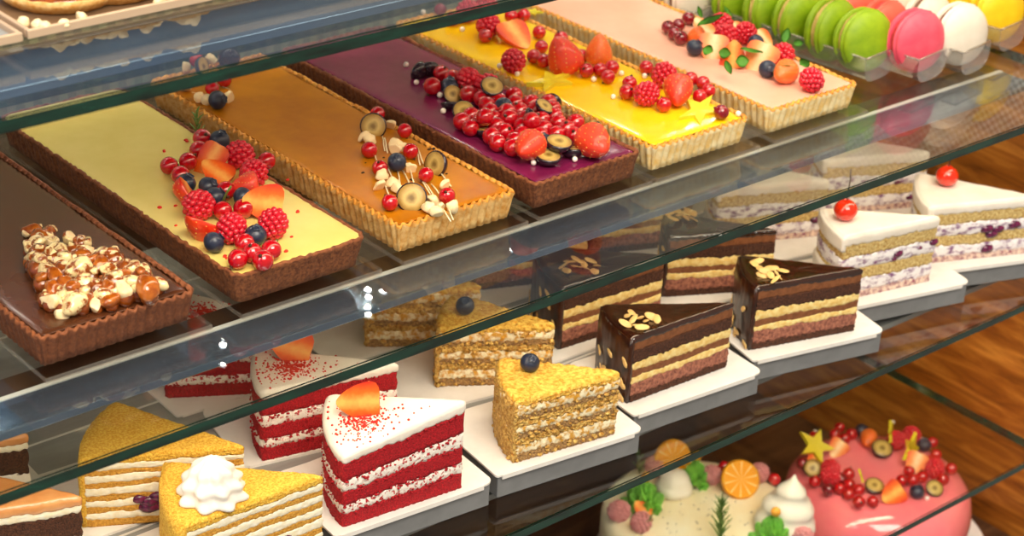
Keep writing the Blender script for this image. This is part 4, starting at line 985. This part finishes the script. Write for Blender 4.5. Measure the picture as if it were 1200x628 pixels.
for i, (u, v) in enumerate(((52, 20), (112, 9), (172, -3))):
    p = at(u, v, ZU + .003) + Vector((.021, .0235, 0)); t = thing('nut_tartlet', 'small round nut tartlet, ' + ('nearest the empty grey tray', 'in the middle of its row', 'farthest from the empty grey tray')[i], 'tartlet', (p.x, p.y, ZU + .0024), group='nut tartlets on the upper tray')
    obj('crust', ms, t)
    bm = bmesh.new(); lathe(bm, [(0, .009), (.015, .0085), (.027, .006), (.027, .004), (0, .004)], 24, 0); obj('caramel_filling', mesh('caramel_filling', bm, 'caramel'), t)
    rnd = random.Random(i)
    for x, y, z, r in nutpile(i): obj('nut_piece', FM['nut%d' % rnd.randrange(3)], t, (x, y, z), (rnd.uniform(0, 6), rnd.uniform(0, 6), 0), r)
for i, (u, v) in enumerate(((28, 26), (44, 29), (75, 27), (95, 21), (52, 31), (187, 2))):
    o = obj('nut_piece', FM['nut%d' % (i % 3)], None, at(u, v, ZU + .0038), (0, 0, i), .0032); tag(o, 'loose nut crumb on the bronze tray, ' + ORD[i] + ' from the empty grey tray' if i != 4 else 'loose nut crumb beside another on the bronze tray', 'nut', 'loose nut crumbs on the bronze tray')

# ------------------------------------------------------------------ round cakes on the floor of the case
ZK = -.383
pc = Vector((.686, .045)); wc = Vector((.521, .098))
t = thing('cake_plate', 'round white plate under the pink glazed cake', 'plate', (pc.x, pc.y, -.4598))
bm = bmesh.new(); lathe(bm, [(0, 0), (.070, 0), (.084, .004), (.098, .0095), (.1, .011), (.098, .0118), (.083, .0072), (0, .007)], 64); obj('plate_body', mesh('plate_body', bm, 'board'), t)
t = thing('cake', 'round pink glazed cake with a ring of berries', 'cake', (pc.x, pc.y, -.4598 + .0074))
H = ZK - (-.4524)
bm = bmesh.new(); lathe(bm, [(0, 0), (.076, 0), (.079, .004), (.081, H*.45), (.0805, H*.62), (.077, H*.8), (.069, H*.92), (.058, H*.985), (.046, H), (.034, H*.985), (.022, H*.95), (.010, H*.925), (0, H*.92)], 96); obj('glaze', mesh('glaze', bm, 'pink_glaze'), t)
bm = bmesh.new()
for i in range(150):
    a = 2*PI*i/150 + random.uniform(-.02, .02); s = random.uniform(.0012, .0028); ball(bm, (.081*math.cos(a), .081*math.sin(a), random.uniform(.002, .012)), s, 6, 4)
o = obj('nut_crumb_border', mesh('nut_crumb_border', bm, 'nut_crunch'), t); o['kind'] = 'stuff'
a = (905, 480, 4.242)
I = conv('c 210,135 335,88 310,122 400,118 360,142 210,355 380,318 330,388 380,420 430,398 430,458 500,455 375,368 645,350 680,305 740,335 795,162 815,222 780,252 890,292 845,342 705,345; d 150,265 285,378 340,352; r 290,300 635,145 690,140 812,292 295,350; b 440,103 720,408 740,165; w 212,110 600,62 745,148 805,258 770,440 340,342', *a)
I += [cv('x', 215, 180, *a, rot=(35, 15, -30), s=1.15, z=.012), cv('x', 590, 105, *a, rot=(75, 0, 35), s=.85, z=.014, S=(1.1, .6, 1)), cv('x', 690, 195, *a, rot=(80, 20, 10), s=.95, z=.010), cv('x', 440, 325, *a, rot=(70, 0, 50), s=.62, z=.010, S=(1, .5, 1)),
      cv('o', 478, 145, *a, rot=(85, 0, 120), s=.75), cv('p', 330, 185, *a, rot=face(-120, 55, 60), s=1.1), cv('h', 610, 412, *a, rot=face(-110, 50, 80), s=1.3), cv('p', 715, 262, *a, rot=face(-150, 30, 30), s=1.2), cv('h', 210, 245, *a, rot=face(-110, 40, 70), s=.9),
      cv('g', 545, 195, *a, rot=disc(-120, 65), s=1.4), cv('g', 200, 292, *a, rot=disc(-140, 45), s=1.25), cv('g', 507, 380, *a, rot=disc(-120, 70), s=1.3), cv('g', 805, 392, *a, rot=disc(-120, 55), s=1.2)]
garnish(I, ZK - .001, 'pink glazed cake', 'front', seed=5)

ZW = -.386
t = thing('cake_stand', 'low round stand under the ivory cake', 'stand', (wc.x, wc.y, -.4598))
bm = bmesh.new(); lathe(bm, [(0, 0), (.04, 0), (.042, .003), (.02, .006), (.02, .018), (.084, .022), (.086, .0235), (.084, .025), (0, .025)], 64); obj('stand_body', mesh('stand_body', bm, 'board'), t)
t = thing('cake', 'round ivory cake ringed with orange slices, green cream and meringue', 'cake', (wc.x, wc.y, -.4598 + .0252))
H = ZW - (-.4346)
bm = bmesh.new(); lathe(bm, [(0, 0), (.079, 0), (.081, .003), (.0815, H*.8), (.0795, H*.95), (.075, H), (.03, H + .0006), (0, H + .0006)], 96); obj('icing', mesh('icing', bm, 'white_glaze'), t)
bm = bmesh.new()
for i in range(70):
    r = .045*math.sqrt(random.random()); aa = random.uniform(0, 6.3); ball(bm, (r*math.cos(aa), r*math.sin(aa) - .01, H + .0008), random.uniform(.0003, .0007), 6, 4)
o = obj('pepper_specks', mesh('pepper_specks', bm, 'pepper'), t); o['kind'] = 'stuff'
a = (705, 505, 4.615)
def pw_(x, y, z=0): return at(a[0] + x/a[2], a[1] + y/a[2], ZW + z)
# meringue dollops
pr = [(.0185, 0), (.0205, .004), (.0195, .009), (.0165, .0125), (.0175, .0145), (.0172, .018), (.014, .0225), (.0095, .0255), (.0105, .027), (.0095, .030), (.006, .0335), (.0025, .037), (.0008, .0405)]
tag(obj('meringue', mesh('meringue', swirl(pr, 5, .02, 20, 60), 'whip'), None, pw_(985, 525, .0004), (0, R_(6), 0), 1.22), 'large white meringue dollop on the ivory cake beside the pink cake', 'meringue')
pr = [(.012, 0), (.0155, .003), (.016, .007), (.014, .010), (.0125, .011), (.0128, .014), (.0105, .0175), (.006, .0195), (.002, .021)]
tag(obj('meringue', mesh('meringue', swirl(pr, 5, .03, 20, 60), 'whip'), None, pw_(385, 330, .0004), (R_(4), 0, 0)), 'flattened cream dollop on the ivory cake beside the green cream', 'meringue')
# green piped cream tufts
def tuft(seed, n, rad, hh):
    rnd = random.Random(seed); bm = bmesh.new()
    for i in range(n):
        f = i/n; aa = i*2.4; r = rad*(1 - f)**.7*.75; z = hh*f*.75
        s = rad*.42*(1 - .35*f); pr = [(s*.9*(1 - t_)**.6 + s*.05, s*1.7*t_) for t_ in [k/7 for k in range(8)]]
        b2 = swirl(pr, 5, .25, 300, 30); M4 = Matrix.Translation((r*math.cos(aa), r*math.sin(aa), z)) @ Matrix.Rotation(aa, 4, 'Z') @ Matrix.Rotation(R_(55*(1 - f)), 4, 'Y')
        bmesh.ops.transform(b2, matrix=M4, verts=b2.verts[:]); tmp = bpy.data.meshes.new('t'); b2.to_mesh(tmp); b2.free(); bm.from_mesh(tmp); bpy.data.meshes.remove(tmp)
    return mesh('green_cream_tuft', bm, 'green_cream')
for i, (x, y, r, h, l) in enumerate(((225, 410, .015, .026, 'at the end away from the pink cake'), (500, 290, .012, .026, 'between the two orange slices'), (920, 600, .015, .026, 'in front of the large meringue'))):
    tag(obj('green_cream_tuft', tuft(i, 22, r, h), None, pw_(x, y, -.0002)), 'piped green cream tuft on the ivory cake, ' + l, 'piped cream', 'green cream tufts on the ivory cake')
    o = obj('gold_pearl', FM['pearl_gold'], None, pw_(x, y, 0) + Vector((0, 0, h*1.12)), None, .0042); tag(o, 'golden sugar pearl topping the green cream ' + l, 'pearl', 'golden pearls on the ivory cake')
def orangemesh(R, half=False):
    bm = bmesh.new(); lathe(bm, [(R*.9, -.0022), (R, -.0014), (R, .0014), (R*.9, .0022)], 48, 1); lathe(bm, [(0, -.002), (R*.91, -.0021)], 48, 0); lathe(bm, [(R*.91, .0021), (0, .002)], 48, 0)
    return mesh('orange_slice', bm, ['orange', 'rind'])
om = orangemesh(.0165)
for x, y, z, az, tl, l in ((750, 262, .013, -115, 38, 'standing by the large meringue'), (385, 150, .015, -110, 25, 'behind the green cream')):
    tag(obj('orange_slice', om, None, pw_(x, y, z), disc(az, tl).to_euler()), 'round orange slice on the ivory cake, ' + l, 'orange slice', 'orange slices on the ivory cake')
I = conv('R 600,235 870,225 95,430 215,490 290,190 1090,575', *a)
I += [cv('h', 235, 430, *a, rot=face(-100, 40, 150), s=1.1), cv('c', 920, 255, *a), cv('c', 660, 190, *a)]
garnish(I, ZW, 'ivory cake', 'front', seed=9)
for i, (x, y, L, n, rt, l) in enumerate(((640, 590, .034, 30, (-8, 4, 0), 'standing in the middle'), (205, 230, .022, 10, (-5, -5, 0), 'behind the green cream at its outer end'), (215, 560, .018, 9, (10, 20, 0), 'beside the sugared raspberries'), (1040, 580, .016, 9, (0, 15, 0), 'in front of the large meringue'))):
    tag(obj('rosemary_sprig', fm_rosemary(n, L, i), None, pw_(x, y, 0), tuple(R_(q) for q in rt)), 'rosemary sprig on the ivory cake, ' + l, 'herb', 'rosemary sprigs on the ivory cake')

# ------------------------------------------------------------------ light
def area(name, loc, target, sx, sy, power, col):
    l = bpy.data.lights.new(name, 'AREA'); l.shape = 'RECTANGLE'; l.size = sx; l.size_y = sy; l.energy = power; l.color = col
    o = bpy.data.objects.new(name, l); C.objects.link(o); o.location = loc
    o.rotation_euler = (Vector(target) - Vector(loc)).to_track_quat('-Z', 'Y').to_euler(); return o
area('shop_ceiling_light', (-.3, -1.5, 2.0), (.2, 0, -.1), 1.6, 1.2, 78, (1, .92, .79))
area('shop_side_light', (-1.6, -.2, 1.3), (.2, .1, -.1), .8, .8, 18, (1, .95, .88))
area('case_top_light', (.2, .25, .95), (.2, .12, 0), 1.1, .35, 8, (1, .88, .68))
w = bpy.data.worlds.new('World'); bpy.context.scene.world = w; w.use_nodes = True
nt = w.node_tree; bg = nt.nodes['Background']; tc = nt.nodes.new('ShaderNodeTexCoord'); sp = nt.nodes.new('ShaderNodeSeparateXYZ'); nt.links.new(tc.outputs['Generated'], sp.inputs[0])
sb = nt.nodes.new('ShaderNodeMath'); sb.operation = 'SUBTRACT'; nt.links.new(sp.outputs[0], sb.inputs[0]); nt.links.new(sp.outputs[1], sb.inputs[1])
mr = nt.nodes.new('ShaderNodeMapRange'); nt.links.new(sb.outputs[0], mr.inputs[0]); mr.inputs[1].default_value = -.6; mr.inputs[2].default_value = .7
nz = nt.nodes.new('ShaderNodeTexNoise'); nz.inputs['Scale'].default_value = 14; nt.links.new(tc.outputs['Generated'], nz.inputs['Vector'])
ad = nt.nodes.new('ShaderNodeMath'); ad.operation = 'MULTIPLY_ADD'; nt.links.new(nz.outputs[0], ad.inputs[0]); ad.inputs[1].default_value = .7; nt.links.new(mr.outputs[0], ad.inputs[2])
rp = nt.nodes.new('ShaderNodeValToRGB'); nt.links.new(ad.outputs[0], rp.inputs[0]); e = rp.color_ramp.elements
e[0].position = .45; e[0].color = (.26, .40, .66, 1); e[1].position = 1.1 - .1; e[1].color = (.62, .54, .44, 1); x = e.new(.7); x.color = (.34, .36, .40, 1)
nt.links.new(rp.outputs[0], bg.inputs[0]); bg.inputs[1].default_value = .6
sc = bpy.context.scene
sc.view_settings.view_transform = 'Standard'; sc.view_settings.look = 'None'; sc.view_settings.gamma = 1; sc.view_settings.use_curve_mapping = False
sc.view_settings.exposure = 0.0
sc.cycles.transparent_max_bounces = 32; sc.cycles.max_bounces = 10
